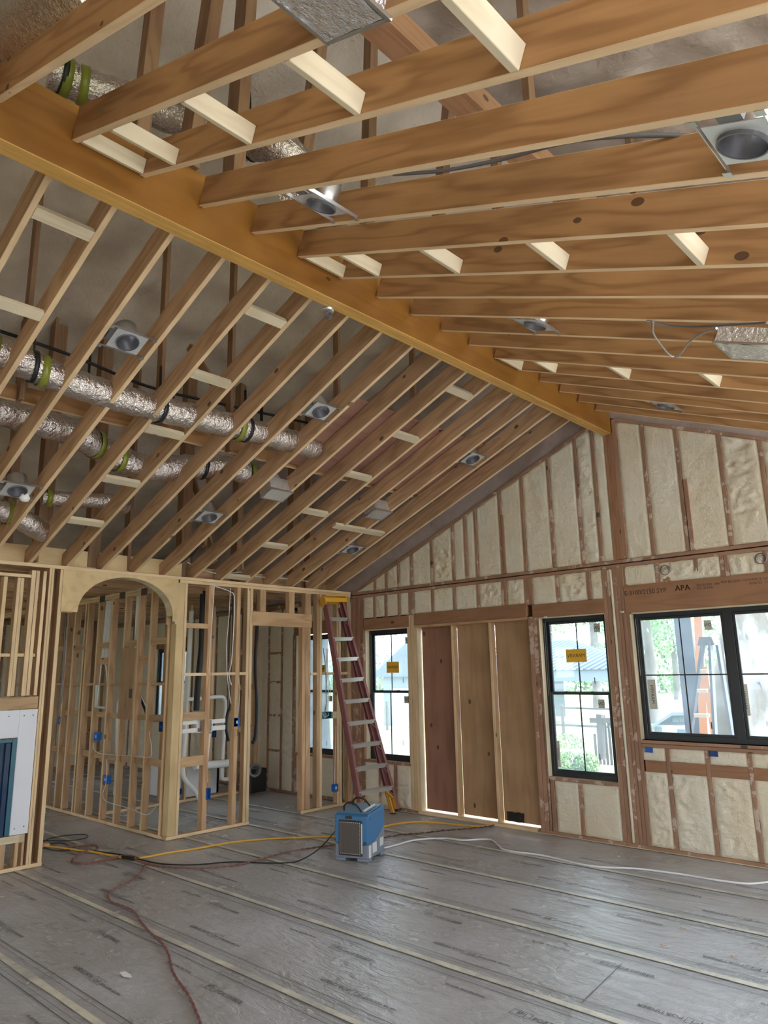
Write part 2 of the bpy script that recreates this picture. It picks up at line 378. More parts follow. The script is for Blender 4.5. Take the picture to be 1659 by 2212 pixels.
def fprint(x, y, flip):
    m = Matrix.Translation((x, y, .0014)) @ Matrix.Rotation(math.pi if flip else 0, 4, 'Z') @ Matrix.Scale(.68, 4)
    b = MB(); w = .004
    for a in (((0, 0), (.19, w)), ((0, .095-w), (.19, .095)), ((0, 0), (w, .095)), ((.19-w, 0), (.19, .095)), ((.06, .018), (.07, .078)), ((.06, .070), (.12, .078)), ((.06, .045), (.105, .053)), ((.13, .018), (.137, .078))):
        b.box((*a[0], -.0003), (*a[1], .0002))
    b.build('printed_emblem', 'floor_ink', floor, m)
    text('FORTIFIBER', .075, m @ Matrix.Translation((.21, .015, 0)), 'floor_ink', floor)
rr = random.Random(3)
for k, y in enumerate(TY[2:-1]):
    x = -9.0+rr.random()*.6
    while x < 0.6:
        fprint(x, y-.30, False)
        fprint(x+.9, y+.29, True)
        text('FLOOR PROTECTION', .03, Matrix.Translation((x-.5, y-.24, .0014)), 'floor_ink', floor)
        text('WATER RESISTANT', .03, Matrix.Translation((x+1.15, y+.26, .0014)) @ Matrix.Rotation(math.pi, 4, 'Z'), 'floor_ink', floor)
        x += 1.5
b = MB(); b.bar((-2.468, 4.80, .0006), (-2.39, 4.13, .0006), .006, .0006); b.build('paper_seam', 'floor_ink', floor)
# ---- joist positions (16 inch centres)
YJ = [1.342+.4045*k for k in range(-8, 16)]
ceil = struct('ceiling')
for y in YJ:
    k = y
    sm = 'rafter_wood'
    # left slope
    p0 = Vector((-8.17, y+.019, zl(-8.17))); p1 = Vector((-3.715, y+.019, zl(-3.715)))
    nrm = Vector((-SLL, 0, 1)).normalized()
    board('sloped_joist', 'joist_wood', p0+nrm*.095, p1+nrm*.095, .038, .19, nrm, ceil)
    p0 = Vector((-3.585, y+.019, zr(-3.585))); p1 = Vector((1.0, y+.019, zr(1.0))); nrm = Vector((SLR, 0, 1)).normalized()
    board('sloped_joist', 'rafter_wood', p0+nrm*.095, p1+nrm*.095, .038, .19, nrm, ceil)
# ridge beam: three laminated plies with dark glue lines between
for i, x in enumerate((-3.6865, -3.648, -3.6095)):
    vboard('ridge_beam_ply', 'lvl_face', x-.0185, x+.0185, -2.5, 7.80, 4.595, 5.03, ceil, .002)
for x in (-3.6865, -3.648, -3.6095):
    vboard('ridge_beam_edge', 'lvl_edge', x-.0175, x+.0175, -2.5, 7.79, 4.588, 4.5952, ceil, .001)
# blocking between joists
nl = Vector((-SLL, 0, 1)).normalized(); nr = Vector((SLR, 0, 1)).normalized()
def blockl(x, j, w=.088, y0=None, y1=None, dz=0):
    y0 = YJ[j]+.040 if y0 is None else y0; y1 = YJ[j+1]-.001 if y1 is None else y1
    p = Vector((x, y0, zl(x)+dz)); q = Vector((x, y1, zl(x)+dz))
    board('blocking', 'pale_wood', p+nl*.019, q+nl*.019, w, .038, nl, ceil)
def blockr(x, j, tall=False):
    p = Vector((x, YJ[j]+.040, zr(x)+.0)); q = Vector((x, YJ[j+1]-.001, zr(x)+.0))
    board('blocking', 'pale_wood', p+nr*.044, q+nr*.044, .038, .088, nr, ceil)
for j, xs in ((8, (-4.18, -4.91, -5.7)), (12, (-4.23, -4.98, -5.715, -6.49, -7.22)), (18, (-4.17, -4.915, -5.65, -6.405, -7.175, -7.97))):
    for x in xs: blockl(x, j)
blockl(-6.56, 19, .088, 6.06, 6.96, -.012)
for j in (8, 12, 18):
    for x in (-3.55, -3.18, -2.475, -1.745, -1.02): blockr(x, j)
# strongback, deck panel over the joists, attic posts
vboard('strongback', 'rafter_wood', -6.07, -6.03, -2, 7.5, zl(-6.05)+.225, zl(-6.05)+.365, ceil)
p = [Vector((-4.84, y, zl(-4.84)+.212)) for y in (4.85, 7.5)]
board('deck_panel', 'ply_red', Vector((-5.42, 4.83, zl(-5.42)+.218)), Vector((-5.42, 7.55, zl(-5.42)+.218)), 1.18, .012, nl, ceil)
def zroof(x): return 7.75-.36*abs(x+3.65)
for px, y0, w, x in ((0, 3.05, .038, -8.2), (0, 3.10, .14, -8.30), (0, 3.66, .14, -8.25), (0, 4.15, .038, -8.25), (0, 4.9, .14, -8.3), (0, 5.75, .10, -8.28), (0, 6.75, .14, -8.28), (0, 7.1, .038, -8.3), (0, 2.2, .14, -8.3), (0, 1.6, .038, -8.25), (0, 2.75, .09, -8.3)):
    vboard('attic_post', 'old_wood', x-.07, x+.07, y0, y0+w, 3.13, zroof(x)-.05, ceil)
for x, y in ((-6.05, 3.25), (-6.05, 4.05), (-6.02, 5.55), (-6.05, 2.0), (-6.05, 7.0)):
    vboard('attic_post', 'old_wood', x+.0, x+.09, y, y+.04, zl(x)+.22, zroof(x)-.03, ceil)
for p0, p1 in (((-7.7, 4.9, 3.45), (-8.2, 5.3, 5.2)), ((-7.9, 5.2, 3.3), (-8.4, 5.0, 4.9)), ((-6.0, 4.35, 4.3), (-6.9, 4.1, 5.6))):
    board('attic_brace', 'old_wood', p0, p1, .09, .038, (0, 1, 0), ceil)
# struts standing on the ridge beam, seen between the right hand joists
for (y, w, dx) in ((1.05, .09, -.5), (1.75, .09, .0), (2.08, .14, .25), (2.42, .14, .0), (2.95, .09, .35), (3.7, .09, 0), (4.5, .09, .3), (5.6, .09, 0), (6.6, .09, .2)):
    board('attic_strut', 'old_wood', (-3.62, y, 5.03), (-3.62+dx, y+.12, zroof(-3.62+dx)-.03), w, .09, (0, 1, 0), ceil)
vboard('roof_purlin', 'header_wood', -2.52, -2.38, -3, 7.7, 5.62, 5.66, ceil)
vboard('roof_purlin', 'header_wood', -2.38, -2.34, -3, 7.7, 5.62, 5.80, ceil)
for y in (0.6, 2.3, 4.2, 6.1): vboard('attic_strut', 'old_wood', -2.40, -2.34, y, y+.09, 5.66, zroof(-2.4), ceil)
# ---- roof foam
def roof_side(x0, x1, nx, ny, name):
    b = MB(); vs = []; fs = []
    for j in range(ny+1):
        for i in range(nx+1):
            x = x0+(x1-x0)*i/nx; y = -4.2+12.1*j/ny
            h = noise.fractal(Vector((x*1.7, y*1.7, 4)), 1, 2, 4)*.09 + .05*math.sin(y*2*math.pi/.61)*0.5
            vs.append((x, y, zroof(x)-.09+h))
    for j in range(ny):
        for i in range(nx): a = j*(nx+1)+i; fs.append((a, a+nx+1, a+nx+2, a+1))
    b.add(vs, fs, None, True); return b
roof = struct('roof')
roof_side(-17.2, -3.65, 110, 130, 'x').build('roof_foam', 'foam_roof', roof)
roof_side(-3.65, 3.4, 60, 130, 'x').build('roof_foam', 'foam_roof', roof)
b = MB()
for x0, x1 in ((-17.6, -3.65), (-3.65, 3.8)):
    b.add([(x0, -4.4, zroof(x0)+.2), (x1, -4.4, zroof(x1)+.2), (x1, 8.2, zroof(x1)+.2), (x0, 8.2, zroof(x0)+.2)], [(0, 1, 2, 3)])
    b.add([(x0, -4.4, zroof(x0)+.17), (x1, -4.4, zroof(x1)+.17), (x1, 8.2, zroof(x1)+.17), (x0, 8.2, zroof(x0)+.17)], [(3, 2, 1, 0)])
b.build('roof_deck', 'roof_grey', roof)
# ================================================================= GABLE WALL
wg = struct('wall_back')
GW = 'gable_wood'; D0, D1 = YG, YG+.14
def st(x, z0, z1, w=.038, mat=GW, y0=YG, d=.14, name='stud'): return vboard(name, mat, x-w/2, x+w/2, y0, y0+d, z0, z1, wg)
def slope_top(x): return min(3.10+.405*(x+7.98), 4.775-.395*(x+3.55))
U = [-7.544, -7.31, -7.058, -6.804, -6.417, -6.031, -5.811, -5.632, -5.228, -4.879, -4.473, -4.083, -3.848, -3.226, -2.847, -2.406, -2.014, -1.6, -1.2, -.8]
for x in U: st(x, 3.085, slope_top(x)-.035)
st(-5.185, 3.085, 3.849, .04, GW, YG-.008); st(-2.795, 3.085, 3.868, .045, GW, YG-.008)
for x in (-3.675, -3.637, -3.60): st(x, 3.085, 4.59, .037, 'header_wood')
st(-3.5555, 3.085, 4.76, .051)
# belt plates and sloped plates
board('plate', GW, (-8.03, YG+.07, 3.012), (.9, YG+.07, 3.012), .14, .038, (0, 0, 1), wg)
board('plate', GW, (-8.03, YG+.068, 3.062), (.9, YG+.068, 3.062), .14, .038, (0, 0, 1), wg)
board('sloped_plate', GW, (-8.0, YG+.07, slope_top(-8.0)-.019), (-3.705, YG+.07, slope_top(-3.705)-.019), .14, .038, (0, 0, 1), wg)
board('sloped_plate', GW, (-3.53, YG+.07, slope_top(-3.53)-.019), (.9, YG+.07, slope_top(.9)-.019), .14, .038, (0, 0, 1), wg)
board('ledger', GW, (-8.0, YG-.012, zl(-8.0)+.10), (-3.72, YG-.012, zl(-3.72)+.10), .03, .06, (0, 0, 1), wg) if 0 else None
# mid band
MID = [(-7.555, .038), (-7.324, .038), (-7.059, .038), (-6.819, .10), (-6.425, .038), (-6.038, .038), (-5.638, .038), (-5.224, .08), (-4.86, .12), (-4.452, .038), (-4.037, .045), (-3.828, .038), (-3.671, .14), (-3.209, .038), (-2.5, .08), (-2.1, .038), (-1.7, .038)]
for x, w in MID:
    z0 = 2.66 if x < -3.9 else 2.775
    st(x, z0, 2.993, w if w < .06 else w/2-.002) if w < .06 else [st(x-w/4, z0, 2.993, w/2-.003), st(x+w/4, z0, 2.993, w/2-.003)]
st(-3.11, 2.775, 2.86, .08, name='cripple'); st(-2.784, 2.85, 2.993, .038, name='cripple')
# headers
vboard('header', 'header_wood', -7.78, -6.87, YG-.004, YG+.13, 2.50, 2.66, wg)
vboard('header', 'header_wood', -6.77, -4.90, YG-.004, YG+.13, 2.512, 2.678, wg)
vboard('header', 'header_wood', -4.82, -3.86, YG-.004, YG+.13, 2.495, 2.655, wg)
hb = vboard('header', 'header_wood', -3.61, 0.4, YG-.006, YG+.13, 2.475, 2.775, wg)
vboard('header_trim', 'pale_wood', -3.55, .4, YG, YG+.13, 2.458, 2.474, wg)
vboard('header_trim', 'pale_wood', -7.75, -6.9, YG, YG+.13, 2.484, 2.4985, wg)
vboard('header_trim', 'pale_wood', -4.80, -3.87, YG, YG+.13, 2.48, 2.4935, wg)
RX = Matrix.Rotation(math.pi/2, 4, 'X')
def walltext(body, x, z, size, mat='ink', y=YG-.0065, sp=1.0, par=None, rot=0, mirror=False, name='printed_lettering'):
    m = Matrix.Translation((x, y, z)) @ RX
    if mirror: m = m @ Matrix.Rotation(math.pi, 4, 'Y')
    if rot: m = m @ Matrix.Rotation(rot, 4, 'Z')
    return text(body, size, m, mat, par or wg, name, spacing=sp)
walltext('E-3100/2150 SYP', -3.605, 2.665, .075, sp=.93); walltext('APA', -3.03, 2.668, .085, sp=1.05); walltext('APA', -3.027, 2.668, .085, sp=1.05)
walltext('SCL ES ESR 1440\nICC 3570-R', -2.80, 2.695, .034); walltext('MSP 80-CDH  COMMERCE, LA USA', -2.55, 2.705, .034); walltext('02/01/22  17:42', -2.28, 2.668, .034)
# full height posts
def cluster(x0, x1, z0, z1, n, mat=GW):
    w = (x1-x0)/n
    for i in range(n): st(x0+w*(i+.5), z0, z1, w-.003, mat, YG+(.004 if i % 2 else 0), .13, 'post')
cluster(-8.05, -7.80, .0, 2.99, 4); cluster(-6.90, -6.735, 0, 2.66, 3, 'stud_wood'); cluster(-4.89, -4.77, 0, 2.51, 2)
cluster(-4.765, -4.735, 0, 2.49, 1); cluster(-3.87, -3.775, 0, 2.99, 2); cluster(-3.735, -3.565, 0, 2.99, 4)
# window 1 side, low
SILL = []
def low(xs, z1, z0=.04):
    for x in xs: st(x, z0, z1)
vboard('sill_plate', GW, -7.80, -6.90, YG-.003, YG+.13, .602, .642, wg); low((-7.5, -7.2), .60)
vboard('sill_plate', GW, -4.73, -3.87, YG-.003, YG+.13, .60, .640, wg); low((-4.34,), .60); st(-4.70, .04, .60, .05)
vboard('sill_plate', GW, -3.565, .9, YG-.003, YG+.13, 1.075, 1.108, wg); vboard('sill_plate', GW, -3.565, .9, YG-.001, YG+.13, 1.034, 1.071, wg)
LB = [-3.295, -2.888, -2.485, -2.08, -1.68, -1.27, -.86, -.4]
low(LB, 1.034)
for a, c in zip([-3.565]+LB, LB): vboard('blocking', 'header_wood', a+.02, c-.02, YG+.002, YG+.10, .785, .90, wg)
vboard('bottom_plate', GW, -8.02, -6.78, YG-.004, YG+.14, 0, .038, wg); vboard('bottom_plate', GW, -4.90, .9, YG-.004, YG+.14, 0, .038, wg)
vboard('floor_edge_strip', 'pale_wood', -8.02, .9, YG-.016, YG-.004, 0, .008, wg)
# doorway closed with three plywood panels
vboard('door_sill_plate', 'stud_wood', -6.775, -4.93, YG-.01, YG+.10, .0, .038, wg)
vboard('door_head_trim', 'stud_wood', -6.77, -4.91, YG-.006, YG+.05, 2.478, 2.510, wg)
vboard('door_side_trim', 'pale_wood', -6.735, -6.715, YG-.006, YG+.09, .04, 2.478, wg)
for x in (-6.095, -5.475): st(x, .04, 2.476, .04, 'stud_wood', YG+.0, .09)
for x0, x1, m in ((-6.70, -6.118, 'ply_red'), (-6.072, -5.497, 'ply_tan'), (-5.453, -4.90, 'ply_tan')):
    vboard('plywood_panel', m, x0, x1, YG+.085, YG+.098, .062, 2.476, wg)
vboard('sheathing', 'ply_tan', -6.9, -4.7, YG+.13, YG+.15, 2.45, 2.9, wg)
# west part of the same wall seen through the framing
WSTUD = [-8.3, -9.42, -9.75, -10.1, -10.5, -10.9, -11.3, -11.7, -12.1, -12.5, -14.1, -14.5, -14.9, -15.3]
for x in WSTUD: st(x, .04, 2.9)
vboard('plate', GW, -17, -8.05, YG, YG+.14, 2.95, 3.03, wg); vboard('bottom_plate', GW, -17, -8.05, YG, YG+.14, 0, .038, wg)
for z in (.62, 1.18, 1.72, 2.2): vboard('blocking', GW, -10.08, -9.77, YG, YG+.1, z, z+.038, wg)
vboard('header', 'header_wood', -9.4, -8.4, YG-.003, YG+.13, 2.50, 2.70, wg); vboard('sill_plate', GW, -9.4, -8.4, YG-.003, YG+.13, .60, .64, wg)
vboard('header', 'header_wood', -13.95, -12.6, YG-.003, YG+.13, 2.42, 2.62, wg); vboard('sill_plate', GW, -13.95, -12.6, YG-.003, YG+.13, .98, 1.02, wg)
cluster(-9.46, -9.36, 0, 2.5, 2); cluster(-8.42, -8.34, 0, 2.9, 2)
# ---- foam panels
def foam_panel(par, x0, x1, z0, z1, seed, mat='foam_cream', rough=1.0, f=None, plane='y', off=YG+.012):
    """z1 may be a function of x; thick spray foam between two studs"""
    W_ = x1-x0; zt = z1 if callable(z1) else (lambda x: z1)
    Hh = max(zt(x0), zt(x1))-z0
    if Hh < .03 or W_ < .02: return
    nx = max(4, int(W_/.022)); nz = max(4, int(Hh/.022)); b = MB(); vs = []; fs = []
    nx = min(nx, 40); nz = min(nz, 90)
    pat = rnd.random()
    for j in range(nz+1):
        for i in range(nx+1):
            u, v = i/nx, j/nz; x = x0+W_*u; z = z0+(zt(x)-z0)*v
            eu = min(u, 1-u)*W_; ev = min(v, 1-v)*Hh; e = min(eu, ev)
            jx = 0
            if i in (0, nx): jx = (1 if i else -1)*.006*noise.noise(Vector((x*3, z*14, seed)))
            jz = 0
            if j in (0, nz): jz = .006*noise.noise(Vector((x*14, z*3, seed+3)))
            q = Vector((x*5, z*5, seed)); g = noise.noise(Vector((x*1.3, z*1.1, seed*2.1)))
            lump = noise.fractal(q*1.6, 1, 2.2, 4)
            zone = max(0, min(1, (g+.08)*4)) if pat > .25 else 0
            inside = min(1, max(0, (e-.02)/.03))
            ridge = abs(noise.noise(Vector((x*9, z*17, seed+7))))
            dep = .006*lump + inside*zone*(.012-.045*ridge*rough+.010*noise.noise(Vector((x*28, z*28, seed))))
            if e < .004: dep = -.020
            o = off-.012-dep*1.0+(.004 if inside else -.003)
            vs.append((x+jx, o, z+jz) if plane == 'y' else (off-.012+dep+(-.004 if inside else .003), x+jx, z+jz))
    for j in range(nz):
        for i in range(nx): a = j*(nx+1)+i; fs.append((a, a+1, a+nx+2, a+nx+1) if plane == 'y' else (a+1, a, a+nx+1, a+nx+2))
    b.add(vs, fs, None, True); return b.build('foam_panel', mat, par)
def bays(xs, x0, x1, z0, z1, seed0, **k):
    """xs: list of (centre, width)"""
    e = [x0]
    for c, w in sorted(xs): e += [c-w/2, c+w/2]
    e.append(x1)
    for i in range(0, len(e), 2): foam_panel(k.get('par', wg), e[i], e[i+1], z0, z1, seed0+i*.77, **{a: v for a, v in k.items() if a != 'par'})
top = lambda x: slope_top(x)-.036
UL = [(x, .038) for x in U if x < -3.72]
bays(UL, -7.96, -3.6935, 3.083, top, 1)
bays([(x, .038) for x in U if x > -3.5], -3.53, .9, 3.083, top, 40)
bays([(x, w) for x, w in MID if x < -4.9], -7.80, -4.92, 2.676, 2.993, 80)
bays([(x, w) for x, w in MID if -4.9 < x < -3.7 and w < .1], -4.80, -3.745, 2.655, 2.993, 90)
bays([(-3.209, .038), (-2.5, .08), (-2.1, .038), (-1.7, .038)], -3.60, .9, 2.775, 2.993, 100)
bays([(-7.5, .038), (-7.2, .038)], -7.80, -6.90, .04, .602, 110)
bays([(-4.34, .038)], -4.67, -3.87, .04, .60, 120)
foam_panel(wg, -3.776, -3.736, .04, 2.99, 131)
bays([(x, .038) for x in LB], -3.565, -.4, .04, .785, 140); bays([(x, .038) for x in LB], -3.565, -.4, .90, 1.034, 150)
bays([(x, .038) for x in WSTUD if x > -9.4], -8.4, -8.05, .04, 2.95, 170)
bays([(x, .038) for x in WSTUD if x < -9.4 and x > -12.6], -12.6, -9.46, .04, 2.95, 180)
bays([(x, .038) for x in WSTUD if x < -14], -17, -13.95, .04, 2.95, 200)
for x0, x1, zs in ((-9.36, -8.42, (.60, 2.70)), (-13.95, -12.6, (.98, 2.62))):
    foam_panel(wg, x0, x1, .04, zs[0], 211+x0); foam_panel(wg, x0, x1, zs[1], 2.95, 215+x0)
# upper gable above the soffit line, foam coloured for dirty overspray and attic dimness
b = MB(); vs = []; fs = []; nx, nz = 120, 30
for j in range(nz+1):
    for i in range(nx+1):
        x = -17+18.2*i/nx; z0 = slope_top(x) if x > -8.0 else 3.05; z1 = zroof(x)+.1; v = j/nz
        z = z0+(z1-z0)*v
        vs.append((x, YG+.03-.035*noise.fractal(Vector((x*3, z*3, 5)), 1, 2, 3), z))
for j in range(nz):
    for i in range(nx): a = j*(nx+1)+i; fs.append((a, a+1, a+nx+2, a+nx+1))
b.add(vs, fs, None, True); b.build('upper_foam', 'foam_dusty_dim', wg)
# outer sheathing panels with window holes
def sheath(xa, xb, za, zb): vboard('sheathing', 'ply_tan', xa, xb, YG+.142, YG+.155, za, zb, wg, 0)
for xa, xb, holes in ((-17, -13.95, None), (-13.95, -12.6, (1.0, 2.44)), (-12.6, -9.38, None), (-9.38, -8.40, (.63, 2.51)), (-8.40, -7.80, None), (-7.80, -6.90, (.63, 2.50)), (-6.90, -6.76, None), (-4.92, -4.75, None), (-4.75, -3.86, (.63, 2.50)), (-3.86, -3.56, None), (-3.56, .25, (1.1, 2.47)), (.25, 1.2, None)):
    if holes: sheath(xa, xb, -.1, holes[0]); sheath(xa, xb, holes[1], 3.06)
    else: sheath(xa, xb, -.1, 3.06)
sheath(-6.76, -4.92, 2.48, 3.06)
vboard('sheathing', 'ply_tan', -17, 1.2, YG+.156, YG+.17, 3.06, 8.0, wg, 0) if 0 else None
b = MB(); b.prism([(-17.2, 3.0), (1.4, 3.0), (1.4, zroof(1.4)+.2), (-3.65, zroof(-3.65)+.2), (-17.2, zroof(-17.2)+.2)], 0, .015, None, Matrix.Translation((0, YG+.16, 0)) @ RX); b.build('gable_sheathing', 'ply_tan', wg)
# ================================================================= WINDOWS
def window(name, x0, x1, z0, z1, kind='dh', mull=None, tape_jamb=True):
    w = struct(name, ((x0+x1)/2, YG+.1, z0)); yb = YG+.075
    FM = 'window_black'; fw = .045
    def fr(nm, a, b_, c, d, ya, yb_, bev=.003): return vboard(nm, FM, a, b_, ya, yb_, c, d, w, bev)
    vboard('jamb', 'pale_wood', x0-.012, x0, YG, YG+.14, z0, z1, w); vboard('jamb', 'pale_wood', x1, x1+.012, YG, YG+.14, z0, z1, w)
    vboard('sill', 'pale_wood', x0-.01, x1+.01, YG-.001, YG+.14, z0-.016, z0, w)
    fr('frame', x0, x0+fw, z0, z1, yb, yb+.07); fr('frame', x1-fw, x1, z0, z1, yb, yb+.07)
    fr('frame', x0+fw, x1-fw, z1-fw, z1, yb, yb+.07); fr('frame', x0+fw, x1-fw, z0, z0+fw*1.3, yb, yb+.07)
    vboard('track', 'steel', x0+fw*.45, x0+fw*.52, yb-.001, yb, (z0+z1)/2, z1-.05, w, 0)
    def sash(a, b_, c, d, y, mw=.03, vm=1, hm=0):
        s = fr('sash', a, a+mw, c, d, y, y+.03)
        for A in ((b_-mw, b_, c, d), (a+mw, b_-mw, d-mw, d), (a+mw, b_-mw, c, c+mw)): fr('sash', *A, y, y+.03)
        g = MB(); g.box((a+mw-.003, y+.013, c+mw-.003), (b_-mw+.003, y+.018, d-mw+.003)); g.build('pane', 'glass', w, Matrix.Identity(4))
        if vm: xm = (a+b_)/2; fr('muntin', xm-.007, xm+.007, c+mw, d-mw, y+.004, y+.012, 0)
        if hm: zm = (c+d)/2; fr('muntin', a+mw, b_-mw, zm-.007, zm+.007, y+.003, y+.0118, 0)
    if kind == 'dh':
        zm = (z0+z1)/2+.03; sash(x0+fw, x1-fw, zm-.012, z1-fw, yb+.036); sash(x0+fw, x1-fw, z0+fw*1.2, zm+.012, yb+.004)
        for t in (.3, .7): vboard('sash_lock', FM, x0+(x1-x0)*t-.025, x0+(x1-x0)*t+.025, yb-.004, yb+.004, zm+.006, zm+.022, w)
    else:
        fr('mullion', mull-.045, mull+.045, z0, z1, yb-.004, yb+.07)
        sash(x0+fw, mull-.045, z0+fw*1.2, z1-fw, yb+.01, .028, 1, 1); sash(mull+.045, x1-fw, z0+fw*1.2, z1-fw, yb+.01, .028, 1, 1)
    return w
def sticker(w, x0, x1, z0, z1, body, mat, size, rot=0, y=YG+.09, dx=0, dz=0, label=None):
    s = vboard('sticker', mat, x0, x1, y-.0006, y, z0, z1, w, 0)
    if label: s['label'] = label
    if body:
        # the sticker faces outdoors, so its letters read mirrored from inside
        m = Matrix.Translation(((x0+x1)/2, y-.0009, (z0+z1)/2)) @ RX @ Matrix.Scale(-1, 4, (1, 0, 0))
        L_, H_ = (z1-z0, x1-x0) if rot else (x1-x0, z1-z0)
        if rot: m = m @ Matrix.Rotation(rot, 4, 'Z')
        o = text(body, min(H_*.62, L_*.92/(.66*len(body))), m, 'ink', s); o.data.align_x = 'CENTER'; o.data.align_y = 'CENTER'
    return s
w1 = window('window_1', -9.36, -8.42, .64, 2.485); w2 = window('window_2', -7.745, -6.91, .642, 2.484); w3 = window('window_3', -4.735, -3.872, .640, 2.48)
w4 = window('window_4', -3.56, .25, 1.108, 2.458, 'case', -2.555); w5 = window('window_5', -13.93, -12.62, 1.02, 2.42)
def pt(px, py): return ony(px, py, YG+.09)
def stk(w, pa, pb, body, mat, size, rot=0, **k):
    a, c = pt(*pa), pt(*pb); x0, x1 = min(a.x, c.x), max(a.x, c.x); z0, z1 = min(a.z, c.z), max(a.z, c.z)
    return sticker(w, x0, x1, z0, z1, body, mat, size, rot, **k)
stk(w3, (1222, 1403), (1268, 1430), 'MARVIN', 'sticker_yellow', .062, dz=.035, label='yellow maker sticker with mirrored lettering')
stk(w2, (835, 1430), (862, 1453), 'MARVIN', 'sticker_yellow', .062, dz=.04, label='yellow maker sticker with mirrored lettering')
stk(w1, (681, 1437), (702, 1453), 'MARVIN', 'sticker_yellow', .05, dz=.03)
for w, a, c in ((w3, (1282, 1347), (1297, 1365)), (w3, (1292, 1511), (1307, 1530)), (w2, (875, 1376), (884, 1390)), (w2, (873, 1504), (884, 1519)), (w1, (710, 1503), (718, 1515))):
    stk(w, a, c, 'ON', 'sticker_grey', .07, dz=.03)
stk(w3, (1199, 1600), (1212, 1657), 'MARVIN', 'sticker_grey', .075, math.pi/2, dx=.055, dz=.08)
stk(w4, (1398, 1468), (1421, 1532), 'MARVIN', 'sticker_grey', .07, math.pi/2, dx=.07, dz=.07)
stk(w4, (1596, 1478), (1622, 1546), 'MARVIN', 'sticker_grey', .07, math.pi/2, dx=.08, dz=.07)
stk(w4, (1520, 1340), (1538, 1360), 'ON', 'sticker_grey', .08, dz=.04)
for w, px, py in ((w3, 1285, 1470), (w3, 1296, 1635), (w2, 871, 1470), (w2, 871, 1605), (w1, 706, 1605), (w4, 1537, 1567)):
    a = pt(px, py); vboard('mark', 'ink', a.x-.005, a.x+.005, YG+.089, YG+.0896, a.z-.035, a.z+.035, w, 0)
# ================================================================= LEFT WALL (partition with the arch)
wl = struct('wall_left'); SW = 'stud_wood'
def sa(y0, y1, z0, z1, d=.09, mat=SW, name='stud', x=XA): return vboard(name, mat, x-d, x, y0, y1, z0, z1, wl)
# plates along the top, rim board under the joist tips
vboard('top_plate', 'stud_wood', XA-.14, XA+.0, -2.5, 7.78, 3.058, 3.096, wl)
vboard('top_plate', 'joist_wood', XA-.14, XA-.002, 4.80, 7.78, 3.018, 3.056, wl)
vboard('rim_board', 'ply_light', XA-.18, XA-.142, -2.5, 4.9, 3.10, 3.31, wl)
sa(4.772, 4.875, .04, 3.018, .12, 'ply_light', 'post'); sa(4.878, 4.915, .04, 3.018); 
for y0, w in ((5.228, .07), (5.669, .058), (5.835, .045), (5.885, .045)): sa(y0, y0+w, .04, 3.018, .09, 'joist_wood' if y0 < 5.3 else SW)
vboard('bottom_plate', SW, XA-.09, XA, 4.76, 5.94, 0, .038, wl)
vboard('bottom_plate', SW, XA-.09, XA, 6.80, 7.70, 0, .038, wl)
vboard('header', SW, XA-.09, XA+.002, 5.91, 6.985, 2.527, 2.715, wl)
for y in (6.15-.10, 6.56, ): sa(y, y+.10, 2.716, 3.018, .09)
sa(6.863, 6.97, 2.716, 3.018)
for y0, w in ((6.81, .06), (6.875, .09), (7.085, .055), (7.142, .045), (7.48, .04), (7.525, .05), (7.70, .07)): sa(y0, y0+w, .04, 2.525 if y0 < 6.9 else 3.018, .09, 'joist_wood' if y0 < 6.9 else SW)
# fire blocking
def bl(y0, y1, z0, z1, d=.038, xo=0): vboard('blocking', SW, XA-d-xo, XA-xo, y0, y1, z0, z1, wl)
for z, h in ((2.16, .09), (1.10, .09), (.70, .11), (1.305-.0, .09)):
    pass
for (a, c) in (((395, 1345), (445, 1358)), ((388, 1500+40), (432, 1500+55)), ((380, 1638), (428, 1654))):
    A, B = onx(*a, XA), onx(*c, XA); bl(4.915, 5.228, B.z, A.z)
A = onx(393, 1457, XA); 
for y0, y1 in ((4.915, 5.228), (5.30, 5.669), (5.73, 5.835)): bl(y0, y1, A.z-.02, A.z+.018, .085)
A = onx(700, 1455, XA); bl(6.97, 7.085, A.z-.02, A.z+.018, .08); bl(7.19, 7.48, A.z-.02, A.z+.018, .08); bl(7.57, 7.70, A.z-.02, A.z+.018, .08)
# plywood arch, two faces with a bent soffit
def arch_face(x, th):
    y0, y1 = 3.335, 4.770; zt = 3.057; c0, c1 = 3.52, 4.71; zs = 2.60; r = (c1-c0)/2; cy = (c0+c1)/2
    N_ = 24; b = MB()
    arc = [(cy-r*math.cos(math.pi*i/N_), zs+.425*math.sin(math.pi*i/N_)) for i in range(N_+1)]
    for i in range(N_):
        a, c = arc[i], arc[i+1]
        vs = [(xx, yy, zz) for xx in (x, x-th) for yy, zz in ((a[0], a[1]), (c[0], c[1]), (c[0], zt), (a[0], zt))]
        b.add(vs, [(0, 1, 2, 3), (7, 6, 5, 4), (0, 4, 5, 1)])
    b.box((x-th, y0, zs-.01), (x, c0, zt)); b.box((x-th, c1, 2.5), (x, y1, zt))
    return b, arc
b, arc = arch_face(XA+.012, .012); b.build('arch_panel', 'ply_light', wl)
b, arc = arch_face(XA-.128, .012); b.build('arch_panel', 'ply_light', wl)
